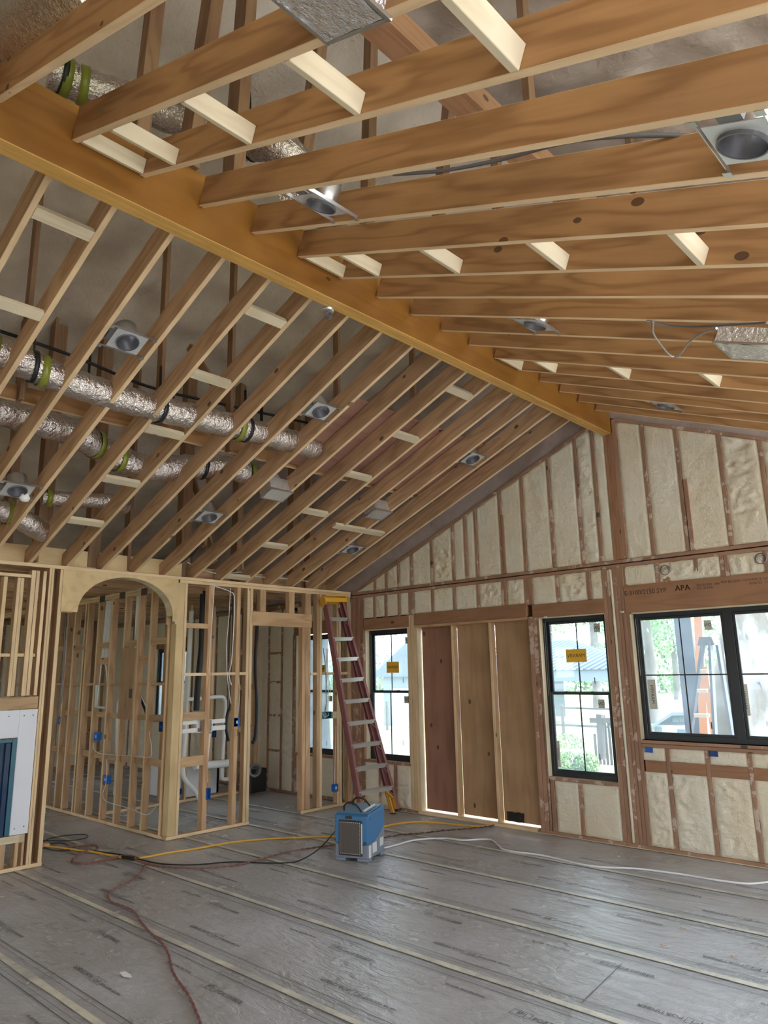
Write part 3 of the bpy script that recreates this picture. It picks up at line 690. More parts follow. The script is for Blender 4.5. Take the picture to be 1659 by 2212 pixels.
for i in range(len(arc)-1):   # curved soffit strips
    b = MB(); a, c = arc[i], arc[i+1]; t = .012
    b.add([(XA-.001, a[0], a[1]), (XA-.127, a[0], a[1]), (XA-.127, c[0], c[1]), (XA-.001, c[0], c[1]), (XA-.001, a[0], a[1]+t), (XA-.127, a[0], a[1]+t), (XA-.127, c[0], c[1]+t), (XA-.001, c[0], c[1]+t)],
          [(0, 1, 2, 3), (7, 6, 5, 4), (0, 4, 5, 1), (1, 5, 6, 2), (2, 6, 7, 3), (3, 7, 4, 0)]); b.build('arch_soffit_strip', 'pale_wood', wl)
for k, zz in enumerate((1.10,)): pass
# post left of the arch and the fireplace wall
sa(3.305, 3.345, .0, 3.056, .10, SW, 'post'); sa(3.215, 3.24, .0, 3.058, .14, SW, 'post'); sa(3.19, 3.213, .0, 3.058, .13, 'joist_wood', 'post')
vboard('post', 'old_wood', XA-.20, XA-.13, 3.2, 3.34, 0, 3.05, wl)
vboard('bottom_plate', SW, XA-.14, XA+.002, -2, 3.35, 0, .038, wl)
fpx = XA+.0
for y0, w, m, z0 in ((3.13, .035, SW, 1.70), (3.055, .035, 'joist_wood', 1.70), (3.005, .045, SW, 1.70), (2.90, .035, 'joist_wood', 1.70), (2.865, .033, SW, 1.7), (2.73, .038, 'joist_wood', 1.7), (2.40, .038, SW, 1.7), (2.0, .038, SW, 1.7)):
    sa(y0, y0+w, z0, 3.02 if y0 > 2.95 else 2.93, .09, m, 'stud', XA-.01)
vboard('blocking', SW, XA-.098, XA-.004, 1.5, 3.0, 2.935, 2.97, wl); vboard('blocking', 'joist_wood', XA-.095, XA-.03, 1.5, 3.12, 2.10, 2.135, wl)
vboard('header', SW, XA-.1, XA-.002, 1.2, 3.18, 1.565, 1.69, wl)
vboard('sill_plate', 'pale_wood', XA-.12, XA, 1.2, 3.155, .265, .335, wl)
for y0 in (3.16, 3.0, 2.80): sa(y0-.09, y0-.02, .04, .264, .09)
sa(3.10, 3.16, .04, .34, .09)
# cement board around the fireplace: four pieces
for a in ((3.005, 3.185, .34, 1.56), (2.2, 3.004, 1.285, 1.56)): vboard('white_panel', 'white_board', XA-.016, XA-.001, a[0], a[1], a[2], a[3], wl)
fi = empty('fireplace_insert', (XA-.2, 2.6, .34), label='dark fireplace insert still under blue protective film, set in the white board', cat='fireplace')
vboard('firebox', 'deep_blue', XA-.42, XA-.03, 2.21, 2.96, .345, 1.265, fi); vboard('trim_frame', 'tarp_blue', XA-.03, XA+.01, 2.955, 3.0, .345, 1.275, fi)
vboard('trim_frame', 'tarp_blue', XA-.03, XA+.01, 2.2, 2.954, 1.24, 1.275, fi); vboard('trim_frame', 'deep_blue', XA-.03, XA+.004, 2.90, 2.945, .345, 1.235, fi)
for y, z in ((3.05, .40), (3.14, .41), (3.05, 1.50), (3.14, 1.50), (2.9, 1.5)):
    b = MB(); b.box((0, y-.005, z-.005), (.002, y+.005, z+.005)); b.build('screw_head', 'ink', wl, Matrix.Translation((XA-.001, 0, 0)))
# ================================================================= HALL WALL (runs away from the arch post)
wh = struct('wall_hall'); YB = 4.76
def sb(x, w, z0=.038, z1=2.96, mat='joist_wood', d=.09, y=YB): return vboard('stud', mat, x, x+w, y, y+d, z0, z1, wh)
vboard('bottom_plate', SW, -16, -8.145, YB, YB+.09, 0, .038, wh); vboard('top_plate', SW, -16, -8.19, YB, YB+.09, 2.985, 3.02, wh); vboard('top_plate', 'joist_wood', -16, -8.19, YB+.002, YB+.09, 2.945, 2.982, wh)
BX = [-8.24, -8.68, -9.0, -9.38, -9.77, -10.18, -10.52, -10.95, -11.2, -11.55, -12.0, -12.4, -12.8, -13.3]
for i, x in enumerate(BX): sb(x, .038, .038, 2.945, ('joist_wood', SW)[i % 2])
sb(-10.60, .038); sb(-9.345, .034, mat='old_wood') if 0 else None
for i in range(len(BX)-1):
    a, c = BX[i+1]+.038, BX[i]
    vboard('blocking', SW, a, c, YB+.05, YB+.088, .79, .87, wh)
    if i < 8: vboard('blocking', SW, a, c, YB+.05, YB+.088, 1.33, 1.40, wh)
    if i % 2 == 0: vboard('blocking', SW, a, c, YB+.0, YB+.038, 2.27, 2.35, wh)
    if i % 3 == 1: vboard('blocking', 'joist_wood', a, c, YB+.02, YB+.058, 2.05, 2.14, wh)
    vboard('blocking', 'joist_wood', a, c, YB+.034, YB+.088, 1.76, 1.795, wh)
vboard('plywood_panel', 'ply_tan', -9.38, -9.0, YB-.013, YB-.001, 1.33, 2.25, wh)
for x in (-10.15, -9.55, -8.95): vboard('nail_plate', 'nail_plate', x, x+.16, YB-.003, YB-.001, 2.93, 3.02, wh)
vboard('nail_plate', 'nail_plate', -9.10, -9.02, YB-.017, YB-.014, 1.60, 1.72, wh)
# cross wall behind the first bay, laundry side
wc = struct('wall_laundry')
vboard('bottom_plate', SW, -10.29, -10.2, 5.0, 7.76, 0, .038, wc); vboard('top_plate', SW, -10.29, -10.2, 5.0, 7.76, 2.98, 3.05, wc)
for y, w in ((5.45, .038), (5.9, .038), (6.3, .038), (6.72, .05), (7.2, .038), (7.6, .075)): vboard('stud', SW if w < .05 else 'joist_wood', -10.29, -10.2, y, y+w, .038, 2.98, wc)
for z in (.95, 1.62, 2.2): vboard('blocking', SW, -10.28, -10.24, 7.24, 7.6, z, z+.09, wc)
ww = struct('wall_west')
vboard('bottom_plate', GW, -16.14, -16.0, -4, 7.78, 0, .038, ww); vboard('top_plate', GW, -16.14, -16.0, -4, 7.78, 2.97, 3.05, ww)
YW = [-3.5+.6*k for k in range(19)]
for y in YW: vboard('stud', GW, -16.14, -16.0, y, y+.05, .038, 2.97, ww)
for i in range(len(YW)-1): foam_panel(ww, YW[i]+.05, YW[i+1], .04, 2.97, 300+i, plane='x', off=-16.01)
vboard('sheathing', 'ply_tan', -16.2, -16.15, -4.2, 7.9, -.1, 3.6, ww, 0)
# flat ceiling joists over the back rooms
x = -8.40
while x > -16:
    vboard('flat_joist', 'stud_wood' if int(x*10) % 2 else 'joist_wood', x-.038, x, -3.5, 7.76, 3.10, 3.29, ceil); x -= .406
for y in (2.2, 5.9): vboard('strongback', 'stud_wood', -16, -8.3, y, y+.038, 3.295, 3.43, ceil)
# unseen right side and rear: posts, beams, added panels that limit the daylight
wr = struct('wall_right_unseen')
for y in (-4.0, -1.0, 2.0, 5.0, 7.7): vboard('post', SW, 3.0, 3.14, y, y+.14, 0, 3.1, wr)
vboard('beam', 'lvl_face', 2.98, 3.16, -4.1, 7.9, 3.1, 3.4, wr); vboard('beam', 'lvl_face', .95, 1.1, -4.1, 7.78, 2.9, 3.2, wr)
for y in (-4.0, 7.6): vboard('post', SW, .95, 1.09, y, y+.14, 0, 2.9, wr)
b = MB()
for a_, c_ in ((-4.15, -1.0), (1.0, 3.4), (5.6, 7.8)): b.box((3.02, a_, 0), (3.10, c_, 3.1))  # infill panels added out of view to cut the incoming skylight
b.box((3.02, -1.0, 0), (3.10, 1.0, .5)); b.box((3.02, -1.0, 2.6), (3.10, 7.8, 3.1)); b.build('sheathing', 'foam_cream', wr)
wf = struct('wall_front_unseen')
for x in (-16, -12, -8, -4, 0): vboard('post', SW, x, x+.14, -4.14, -4.0, 0, 3.3, wf)
b = MB()
for a_, c_ in ((-17.2, -13.0), (-11.0, -6.6), (-5.4, 3.3)): b.box((a_, -4.16, -.1), (c_, -4.05, 2.5))  # closed panels added behind the camera to keep joist sides dark
b.prism([(-17.2, 2.5), (3.3, 2.5), (3.3, zroof(3.3)+.1), (-3.65, zroof(-3.65)+.1), (-17.2, zroof(-17.2)+.1)], 0, .1, None, Matrix.Translation((0, -4.05, 0)) @ RX)
b.build('sheathing', 'foam_cream', wf)
#@@THINGS
# ================================================================= THINGS
def slope_frame(p, side):
    n = nl if side == 'l' else nr
    return frame(p, (0, 1, 0), n)     # local x along the ridge, z out of the slope upwards
def ring_mesh(b, r0, r1, z0, z1, m, n=28):
    b.lathe([(r0, z0), (r1, z0), (r1, z1), (r0, z1), (r0, z0)], m, n, None, False)
def bayof(y):
    for a in YJ:
        if a <= y < a+.4045: return a+.038, a+.4045
def can(px, py, side, label, group='recessed light cans between the ceiling joists', flange='zinc_plate', lamp=False, wire=None):
    p = onl(px, py) if side == 'l' else onr(px, py)
    a, c = bayof(p.y); p.y = (a+c)/2
    p.z = (zl(p.x) if side == 'l' else zr(p.x))+.012
    t = empty('recessed_light', mtx=slope_frame(p, side), label=label, cat='ceiling light', group=group)
    f = WM[t]; R = .083
    b = MB(); n = 28; W2, L2 = .125, .10   # plate with a round hole
    vs = []
    for k in range(n):
        an = 2*math.pi*k/n; cx, sy = math.cos(an), math.sin(an); s = 1/max(abs(cx)/W2, abs(sy)/L2)
        vs += [(R*cx, R*sy, 0), (s*cx, s*sy, 0), (R*cx, R*sy, .003), (s*cx, s*sy, .003)]
    fs = []
    for k in range(n):
        i, j = 4*k, 4*((k+1) % n); fs += [(i, i+1, j+1, j), (i+2, j+2, j+3, i+3), (i+1, i+3, j+3, j+1), (i, j, j+2, i+2)]
    b.add(vs, fs); b.build('mounting_plate', flange, t, f)
    b = MB(); b.lathe([(.079, -.012), (.079, .0), (.076, .13), (.05, .145), (0, .146)], None, 28); b.build('reflector', 'can_inner', t, f)
    b = MB(); b.lathe([(.086, -.014), (.0795, -.014), (.0795, .004), (.086, .004), (.086, -.014)], None, 28, None, False); b.build('rim', 'dark_steel', t, f)
    b = MB(); b.lathe([(.084, .003), (.084, .15), (.06, .17), (0, .171)], None, 24); b.build('housing', 'steel', t, f)
    for s in (-1, 1):
        b = MB(); hl = (c-a)/2
        b.box((-hl+.001, s*.108-.002, -.006), (hl-.001, s*.108+.002, .012)); b.box((-hl-.004, s*.108-.016, -.014), (-hl+.026, s*.108+.016, -.012)); b.box((hl-.026, s*.108-.016, -.014), (hl+.004, s*.108+.016, -.012))
        b.build('hanger_bar', 'steel', t, f)
    b = MB(); b.box((-.165, -.04, .004), (-.125, .04, .075)); b.build('junction_box', 'dark_steel', t, f)
    if lamp:
        b = MB(); b.lathe([(0, .05), (.05, .06), (.066, .095), (.03, .13)], None, 20); b.build('lamp', 'white', t, f)
    return t
can(255, 735, 'l', 'recessed light can high on the left slope, nearest the large beam on that side')
can(705, 895, 'l', 'recessed light can in the middle of the left slope beside the brown deck panel')
can(468, 1122, 'l', 'recessed light can low on the left slope above the arch, cable hanging below it')
can(25, 1060, 'l', 'recessed light can at the left edge of the photo with white foam blob beside it')
can(1015, 992, 'l', 'recessed light can on the left slope two joists from the gable wall, high up')
can(765, 1190, 'l', 'recessed light can low on the left slope right above the red stepladder')
can(665, 430, 'r', 'recessed light can on the right slope close to the large beam, foreground')
can(1578, 270, 'r', 'large open recessed light can at top right with white mounting plate')
can(1160, 708, 'r', 'recessed light can in the middle of the right slope, tall steel housing showing')
can(1435, 878, 'r', 'small recessed light can on the right slope nearest the foamed gable wall')
for lc in [o for o in bpy.data.objects if o.name.startswith('recessed_light')]: pass
b = MB(); pts = []
q = onl(53, 1078, -.02); b.lathe([(.0, -.03), (.035, -.02), (.05, .01), (.03, .05), (0, .06)], None, 10); o = b.build('foam_blob', 'white', None, Matrix.Translation(q)); tag(o, 'cream blob of spray foam stuck beside the leftmost light can', 'foam blob')
# ---- foil wrapped register boots
def boot(px, py, side, label, w=.30, l=.20, h=.16, neck=True):
    p = onl(px, py) if side == 'l' else onr(px, py)
    t = empty('register_boot', mtx=slope_frame(p+(nl if side == 'l' else nr)*-.005, side), label=label, cat='air register', group='foil taped register boots in the ceiling'); f = WM[t]
    b = MB(); b.box((-w/2, -l/2, 0), (w/2, l/2, h)); b.build('boot_box', 'foil', t, f)
    b = MB(); n = 10; vs = []; fs = []
    for j in range(n+1):
        for i in range(n+1):
            u, v = i/n-.5, j/n-.5; vs.append((u*(w-.02), v*(l-.02), -.008-.006*noise.noise(Vector((u*9, v*9, px)))))
    for j in range(n):
        for i in range(n): a = j*(n+1)+i; fs.append((a, a+n+1, a+n+2, a+1))
    b.add(vs, fs); b.build('foil_cover', 'foil', t, f)
    b = MB()
    for s in (-1, 1): b.box((-w/2-.01, s*l/2-.008, -.008), (w/2+.01, s*l/2+.008, .004)); b.box((s*w/2-.008, -l/2, -.008), (s*w/2+.008, l/2, .004))
    b.build('flange', 'steel', t, f)
    if neck: b = MB(); b.tube([(0, 0, h), (0, .02, h+.10)], .09, None, 18); b.build('collar', 'foil', t, f)
    return t
boot(598, 1068, 'l', 'foil covered register boot between joists above the arch corner, left of its twin')
boot(818, 1110, 'l', 'foil covered register boot between joists nearest the gable wall')
boot(1625, 757, 'r', 'wide flat foil covered register boot on the right slope at the photo edge', .34, .36, .1)
boot(680, -18, 'r', 'torn foil covered register boot at the very top of the photo', .36, .30, .1)
# ---- ducts
def duct(pts, r, label, mat='duct_film', straps=(), bands=()):
    P = crv(pts, 10); d = MB(); L = len(P)
    d.tube(P, r, None, 22, True, rf=lambda i: r*(1+.05*math.sin(i*2.4)+.05*noise.noise(Vector((i*.7, 1, r*9))))); o = d.build('flexible_duct', mat); tag(o, label, 'air duct', 'silver flexible ducts in the roof space')
    def ringat(k, w, m, name, rr, lab=None):
        p = P[k]; t = (P[min(k+1, L-1)]-P[max(k-1, 0)]).normalized(); b = MB(); n = 20; f = frame(p, (0, 0, 1), t) if abs(t.z) < .9 else frame(p, (1, 0, 0), t)
        w = w*.8; b.lathe([(rr, -w), (rr+.004, -w), (rr+.004, w), (rr, w)], None, n); x = b.build(name, m, o, f)
        if lab: x['label'] = lab
    for k in straps:
        ringat(k, .022, 'black', 'hanging_strap', r*1.06, 'black webbing strap')
        p = P[k]; b = MB(); b.bar(p+Vector((0, 0, r*.9)), Vector((p.x-.02, p.y, p.z+.42)), .04, .003, None, (0, 1, 0)); b.build('hanging_strap', 'black', o, Matrix())
    for k in bands: ringat(k, .035, 'yellow_green', 'tape_band', r*1.05, 'yellow green tape band')
    return o
dx = lambda px, py, x: onx(px, py, x)
duct([dx(-60, 735, -5.62), dx(40, 778, -5.6), dx(150, 825, -5.58), dx(300, 872, -5.6), dx(450, 908, -5.6), dx(600, 945, -5.6), dx(680, 968, -5.65)], .12, 'upper silver duct running along the left roof space behind the long plank', straps=(13, 33, 45), bands=(5, 15, 44))
duct([dx(-60, 870, -6.35), dx(60, 905, -6.4), dx(170, 940, -6.45), dx(255, 990, -6.55), dx(330, 1012, -6.55), dx(420, 1008, -6.5), dx(500, 1012, -6.45), dx(560, 1035, -6.4), dx(592, 1052, -6.3)], .13, 'lower silver duct sagging along the left slope towards the foil boot', straps=(52,), bands=(24, 30, 66))
duct([dx(90, 1075, -7.75), dx(160, 1080, -7.7), dx(240, 1083, -7.7), dx(270, 1095, -7.8)], .085, 'thin silver duct low in the left roof space between posts', bands=(3,))
duct([dx(-60, 1095, -7.7), dx(10, 1105, -7.6), dx(60, 1130, -7.6), dx(95, 1150, -7.7)], .11, 'silver duct at the left edge below the leftmost light can', bands=(12,))
duct([onr(-60, 140, .42), onr(60, 60, .42), onr(220, -50, .42)], .16, 'brown tinted crinkled duct in the top left corner of the photo')
duct([onr(110, 150, .75), onr(190, 190, .75), onr(330, 235, .8), onr(500, 300, .75), onr(620, 330, .7), onr(720, 470, .55), onr(640, 420, .3)], .12, 'silver duct above the right joists close to the large beam', straps=(4, 26, 33), bands=(5, 9, 31))
o = MB(); o.tube(crv([onp(0, 715, (-SLL, 0, 1), 3.10+SLL*8.05+.9), onp(160, 770, (-SLL, 0, 1), 3.10+SLL*8.05+.9), onp(320, 835, (-SLL, 0, 1), 3.10+SLL*8.05+.88), onp(480, 873, (-SLL, 0, 1), 3.10+SLL*8.05+.9), onp(640, 908, (-SLL, 0, 1), 3.10+SLL*8.05+.9), onp(670, 915, (-SLL, 0, 1), 3.10+SLL*8.05+.85)], 5), .016, None, 8)
tag(o.build('black_pipe', 'black'), 'thin black pipe strung through the left roof space', 'pipe')
for i, (px, py) in enumerate(((190, 830), (372, 900), (565, 895))): 
    b = MB(); p = onp(px, py, (-SLL, 0, 1), 3.10+SLL*8.05+.7); b.bar(p+Vector((0, 0, .35)), p-Vector((0, 0, .25)), .05, .004, None, (0, 1, 0)); b.bar(p+Vector((-.06, .03, .3)), p+Vector((.05, -.02, .34)), .012, .004)
    tag(b.build('webbing_strap', 'black'), 'black webbing strap hanging from the roof, %s' % ('left of the other two above the upper duct', 'middle of three beside the upper duct', 'right one of three near the deck panel')[i], 'strap', 'black hanging straps')
# ---- eye hook on the beam
q = onz(708, 668, 4.588); t = empty('ceiling_hook', q, label='shiny round ceiling box with a ring hanging under the large beam', cat='hook')
b = MB(); b.lathe([(0, -.022), (.045, -.022), (.052, -.012), (.052, .0)], None, 24, Matrix.Translation(q)); b.build('ceiling_box', 'steel', t, Matrix.Identity(4))
b = MB()
for rr_, s_ in ((.026, 1), (.017, 1)): b.tube([q+Vector((rr_*math.cos(a*.3491)*.8+.012, rr_*math.cos(a*.3491)*.5, -.058+.032*math.sin(a*.3491)*(1 if rr_ > .02 else .7))) for a in range(19)], .0042, None, 6, False)
b.build('ring', 'dark_steel', t, Matrix.Identity(4))
# ---- round junction cans set into the foam above the big window
for i, (x, z) in enumerate(((-3.113, 2.905), (-2.142, 2.915))):
    t = empty('junction_can', (x, YG-.01, z), label=('round metal junction can above the left half of the wide window', 'round metal junction can above the wide window at the photo edge')[i], cat='electrical box', group='round junction cans in the foam')
    f = Matrix.Translation((x, YG-.012, z)) @ RX
    b = MB(); b.lathe([(.05, 0), (.056, 0), (.056, -.05)], None, 22); b.lathe([(.05, 0), (.048, -.03), (0, -.032)], None, 22); b.build('can', 'dark_steel', t, f)
    b = MB()
    for k in range(3): b.tube([(.03*math.cos(a*.5+k*2), .032*math.sin(a*.5+k), -.02+.003*a/3) for a in range(9)], .004, None, 6)
    b.build('cable_ends', 'steel', t, f)
# ---- electrical boxes
def ebox(p, label, axis='x', w=.06, h=.095, mat='blue_box', cover=True, wires=0, wdir=(0, .0, .35), group='blue electrical boxes on the studs', d=.06):
    t = empty('electrical_box', p, label=label, cat='electrical box', group=group); f = Matrix.Translation(p)
    if axis == 'y': f = f @ Matrix.Rotation(-math.pi/2, 4, 'Z')
    b = MB()   # local: opens to +x
    b.box((-d, -w/2, -h/2), (-.004, w/2, h/2)) if cover else None
    if not cover:
        for A in (((-d, -w/2, -h/2), (0, -w/2+.004, h/2)), ((-d, w/2-.004, -h/2), (0, w/2, h/2)), ((-d, -w/2, -h/2), (0, w/2, -h/2+.004)), ((-d, -w/2, h/2-.004), (0, w/2, h/2)), ((-d, -w/2, -h/2), (-d+.004, w/2, h/2))): b.box(*A)
    b.build('box_body', mat, t, f)
    if cover:
        b = MB(); b.box((-.004, -w/2-.004, -h/2-.004), (0, w/2+.004, h/2+.004)); b.build('cover', mat, t, f)
        b = MB(); b.box((0, -.014, -.018), (.001, .014, .018)); b.build('paper_label', 'label_white', t, f)
    else:
        b = MB()
        for k in range(3): b.tube([(-.03, -w*.3+k*w*.3, .03), (-.012, -w*.2+k*w*.25, 0), (-.02, -w*.1+k*.01, -.03)], .004, None, 6)
        b.build('wire_ends', ('blue_box' if mat == 'blue_dark' else 'blue_dark') if group.startswith('blue') else 'white_cord', t, f)
    if wires:
        b = MB(); P = Vector(p)
        for k in range(wires):
            o_ = Vector((-.02, -.012+.012*k, h/2)) if axis == 'x' else Vector((-.012+.012*k, .02, h/2))
            b.tube(crv([P+o_, P+o_+Vector(wdir)*.3+Vector((0, .02*k, 0)), P+o_+Vector(wdir)*.7, P+o_+Vector(wdir)], 5), .004, None, 6)
        b.build('cable', 'white_cord', t, Matrix.Identity(4))
    return t
B_ = lambda px, py, y=YB: ony(px, py, y)
A_ = lambda px, py, x=XA: onx(px, py, x)
ebox(B_(128, 1556, YB), 'blue electrical box with three cables, in the hall framing left of the arch opening', 'y', .085, .10, wires=3, wdir=(.03, .03, 1.25))
ebox(B_(207, 1591, YB-.002), 'blue electrical box with white label, upper of two on the hall wall', 'y', .10, .105)
ebox(B_(227, 1684, YB-.002), 'blue electrical box with white label, lower of two on the hall wall', 'y', .10, .105)
ebox(B_(346, 1570, YB+.03), 'dark blue electrical box beside the arch post, facing the hall', 'y', .06, .12, 'blue_dark', cover=False)
ebox(A_(446, 1715)+Vector((.022, .02, 0)), 'open blue electrical box near the floor on the reddish stud right of the arch', 'x', .055, .13, cover=False)
ebox(A_(512, 1560), 'blue electrical box with cables on the middle stud of the laundry wall', 'x', .085, .10, wires=3, wdir=(0, -.02, 1.0))
ebox(A_(511, 1583), 'small black electrical box directly under the cabled blue box', 'x', .055, .075, 'black', cover=False, group='black boxes')
ebox(A_(464, 1585, -10.18), 'blue box behind the reddish stud under the white outlet box', 'x', .06, .11, 'blue_dark', cover=False)
ebox(A_(386, 1711, -10.15), 'blue electrical box lying low beside the bent white drain pipe', 'x', .12, .08, cover=False)
ebox(A_(726, 1702), 'blue electrical box with cover behind the red stepladder', 'x', .07, .10, wires=1, wdir=(0, .03, .8))
t = ebox(A_(705, 1545), 'wide teal multi gang box full of coiled wires left of the stepladder', 'x', .20, .10, 'tarp_blue', cover=False, wires=4, wdir=(0, .03, .9), group='gang boxes')
bb = vboard('backing_block', 'pale_wood', XA-.04, XA-.004, A_(719, 1545).y, A_(735, 1545).y, A_(725, 1552).z, A_(725, 1537).z, t)
for i, (x0, x1) in enumerate(((-3.535, -3.447), (-2.862, -2.78))):
    ebox(((x0+x1)/2, YG-.006, 1.01), ('blue electrical box sunk in foam under the left end of the wide window', 'blue box with cables sunk in foam under the wide window mullion')[i], 'y', .085, .055, ('blue_box', 'blue_dark')[i], cover=False, d=.012)
# ---- laundry plumbing
def pipe(name, pts, r, mat, label, n=10, cat='pipe', group=None, sm=4):
    b = MB(); b.tube(crv(pts, sm), r, None, n); return tag(b.build(name, mat), label, cat, group)
XC = -9.95
pipe('drain_pipe', [A_(414, 1320, XC), A_(408, 1420, XC), A_(401, 1520, XC), A_(398, 1600, XC), A_(394, 1655, XC), A_(397, 1680, XC), A_(410, 1697, XC), A_(424, 1712, XC), A_(426, 1716, XC)*1.0+Vector((0, .05, -.09))], .035, 'pvc', 'white vent pipe bending to a drain near the floor behind the arch corner')
pipe('vent_pipe', [A_(385, 1514, XC-.1), A_(405, 1511, XC-.1), A_(440, 1508, XC-.1), A_(476, 1505, XC-.1), A_(485, 1512, XC-.1), A_(486, 1530, XC-.1), A_(483, 1600, XC-.1), A_(479, 1670, XC-.1), A_(483, 1683, XC-.1), A_(500, 1681, XC-.1)], .032, 'pvc', 'white vent pipe running across and turning down behind the laundry studs')
pipe('hall_drain', [B_(283, 1510, 6.0), B_(262, 1512, 6.0), B_(256, 1540, 6.0), B_(254, 1650, 6.0), B_(250, 1720, 6.0)], .045, 'pvc', 'white drain pipe with elbow seen through the hall framing')
pipe('flex_conduit', [A_(437, 1330, XC+.3)+Vector((0, 0, .62)), A_(437, 1330, XC+.3), A_(435, 1400, XC+.3), A_(428, 1470, XC+.3), A_(424, 1535, XC+.3)], .045, 'black', 'thick black insulated line falling behind the laundry studs', cat='hose')
pipe('insulated_line', [A_(556, 1340, -9.3)+Vector((0, 0, .62)), A_(556, 1340, -9.3), A_(552, 1430, -9.3), A_(555, 1520, -9.3), A_(552, 1590, -9.3), A_(545, 1605, -9.3)], .028, 'black', 'black insulated line hanging in the doorway beyond the header', cat='hose')
pipe('looped_hose', [Vector((A_(500, 1500, -9.2).x, A_(500, 1500, -9.2).y, 3.12)), A_(500, 1500, -9.2), A_(492, 1540, -9.2), A_(488, 1570, -9.2), A_(494, 1600, -9.2)], .022, 'black', 'short black hose curving behind the middle laundry stud', cat='hose')
pipe('window_hose', [B_(300, 1500, 7.3), B_(318, 1545, 7.3), B_(322, 1590, 7.3), B_(318, 1640, 7.3), Vector((B_(318, 1640, 7.3).x, 7.3, .02))], .03, 'black', 'black hose arcing across the far bright window', cat='hose')
pipe('standpipe', [A_(452, 1585, -8.13), A_(449, 1610, -8.13), A_(446, 1650, -8.13), A_(445, 1690, -8.13)], .022, 'pvc', 'white standpipe dropping from the outlet box behind the reddish stud')
t = empty('washer_outlet_box', A_(440, 1570, -8.10), label='white washing machine outlet box on four bars between the studs', cat='outlet box')
for (a, c) in (((395, 1559), (427, 1564)), ((394, 1577), (427, 1582)), ((457, 1556), (487, 1561)), ((457, 1570), (487, 1576))):
    P, Q = A_(*a, -8.10), A_(*c, -8.10); vboard('bracket_bar', 'white', -8.112, -8.10, P.y, Q.y, Q.z, P.z+.01, t)
P, Q = A_(425, 1556, -8.10), A_(459, 1580, -8.10); b = MB()
b.box((-8.17, P.y, Q.z), (-8.165, Q.y, P.z), 'white'); b.box((-8.17, P.y, Q.z), (-8.095, P.y+.006, P.z)); b.box((-8.17, Q.y-.006, Q.z), (-8.095, Q.y, P.z)); b.box((-8.17, P.y, Q.z), (-8.095, Q.y, Q.z+.006)); b.box((-8.17, P.y, P.z-.006), (-8.095, Q.y, P.z)); b.build('box_shell', 'white', t, Matrix.Identity(4))
b = MB()
for yy in (P.y+.06, P.y+.16): b.tube([(-8.14, yy, Q.z), (-8.14, yy, Q.z+.05)], .014, None, 10)
b.build('valve', 'dark_steel', t, Matrix.Identity(4))
# bathtub behind the cross wall
P = A_(372, 1665, -10.45); t = empty('bathtub', (-10.85, 6.8, 0), label='white bathtub standing behind the laundry cross wall', cat='bathtub')
b = MB(); y0, y1, x0, x1, h = onx(376, 1690, -10.42).y, onx(474, 1690, -10.42).y, -11.2, -10.42, .47
for A in (((x0, y0, .02), (x1, y0+.07, h)), ((x0, y1-.07, .02), (x1, y1, h)), ((x0, y0, .02), (x0+.07, y1, h)), ((x1-.07, y0, .02), (x1, y1, h)), ((x0+.06, y0+.06, .05), (x1-.06, y1-.06, .12))): b.box(*A)
b.build('tub_shell', 'tub', t, Matrix.Identity(4), .015)
b = MB(); b.box((x0-.01, y0-.01, h), (x1+.01, y0+.10, h+.02)); b.box((x0-.01, y1-.10, h), (x1+.01, y1+.01, h+.02)); b.box((x1-.10, y0, h), (x1+.01, y1, h+.02)); b.box((x0-.01, y0, h), (x0+.10, y1, h+.02)); b.build('rim', 'tub', t, Matrix.Identity(4), .008)
pipe('large_pipe', [A_(420, 1655, -10.0), A_(455, 1652, -10.0), A_(500, 1648, -10.0)], .06, 'pvc', 'wide grey white pipe lying over the tub behind the studs', 14)
P = A_(555, 1688, -9.9); t = empty('floor_drain_box', (P.x, P.y, 0), label='black plastic box with flanged black pipe on the floor in the doorway', cat='pipe box')
b = MB(); b.box((P.x-.15, P.y-.2, .04), (P.x+.1, P.y+.12, .40)); b.build('box_body', 'black', t, Matrix.Identity(4), .02)
P = A_(549, 1664, -9.75); fX = frame(P, (0, 0, 1), (1, -.3, 0)); b = MB(); b.lathe([(.075, -.1), (.075, .03), (.105, .03), (.105, .05), (.07, .05), (.066, -.08), (0, -.08)], None, 22); b.build('pipe_flange', 'dark_steel', t, fX)
# ---- white water tubes on the hall wall
t = empty('water_tubes', B_(235, 1340), label='fan of white plastic water tubes falling down both sides of the hall plywood panel', cat='water tubes', group=None)
def tubes(tops, mids, ends, name='tube'):
    for a, m, e in zip(tops, mids, ends):
        b = MB(); b.tube(crv([B_(*a, YB+.05), B_((a[0]+m[0])/2, (a[1]+m[1])/2, YB+.05), B_(*m, YB+.05), B_((m[0]+e[0])/2+1, (m[1]+e[1])/2-6, YB+.04), B_(*e, YB+.03)], 5), .0085, None, 8); b.build(name, 'white', t, Matrix.Identity(4))
tubes([(232+2.6*i, 1288-1.2*i) for i in range(6)], [(220+3.2*i, 1420) for i in range(6)], [(209, 1525), (232, 1475), (232, 1480), (236, 1450), (236, 1462), (238, 1440)])
tubes([(297+2.6*i, 1273-1*i) for i in range(6)], [(290+2.5*i, 1405) for i in range(6)], [(270, 1442), (270, 1456), (271, 1466), (272, 1478), (274, 1488), (284, 1492)])
pipe('grey_conduit', [B_(209, 1480, YB+.02), B_(207, 1522, YB+.02), B_(209, 1527, YB+.02), B_(229, 1529, YB+.02)], .018, 'label_white', 'pale conduit elbow ending beside the hall plywood panel', sm=3)
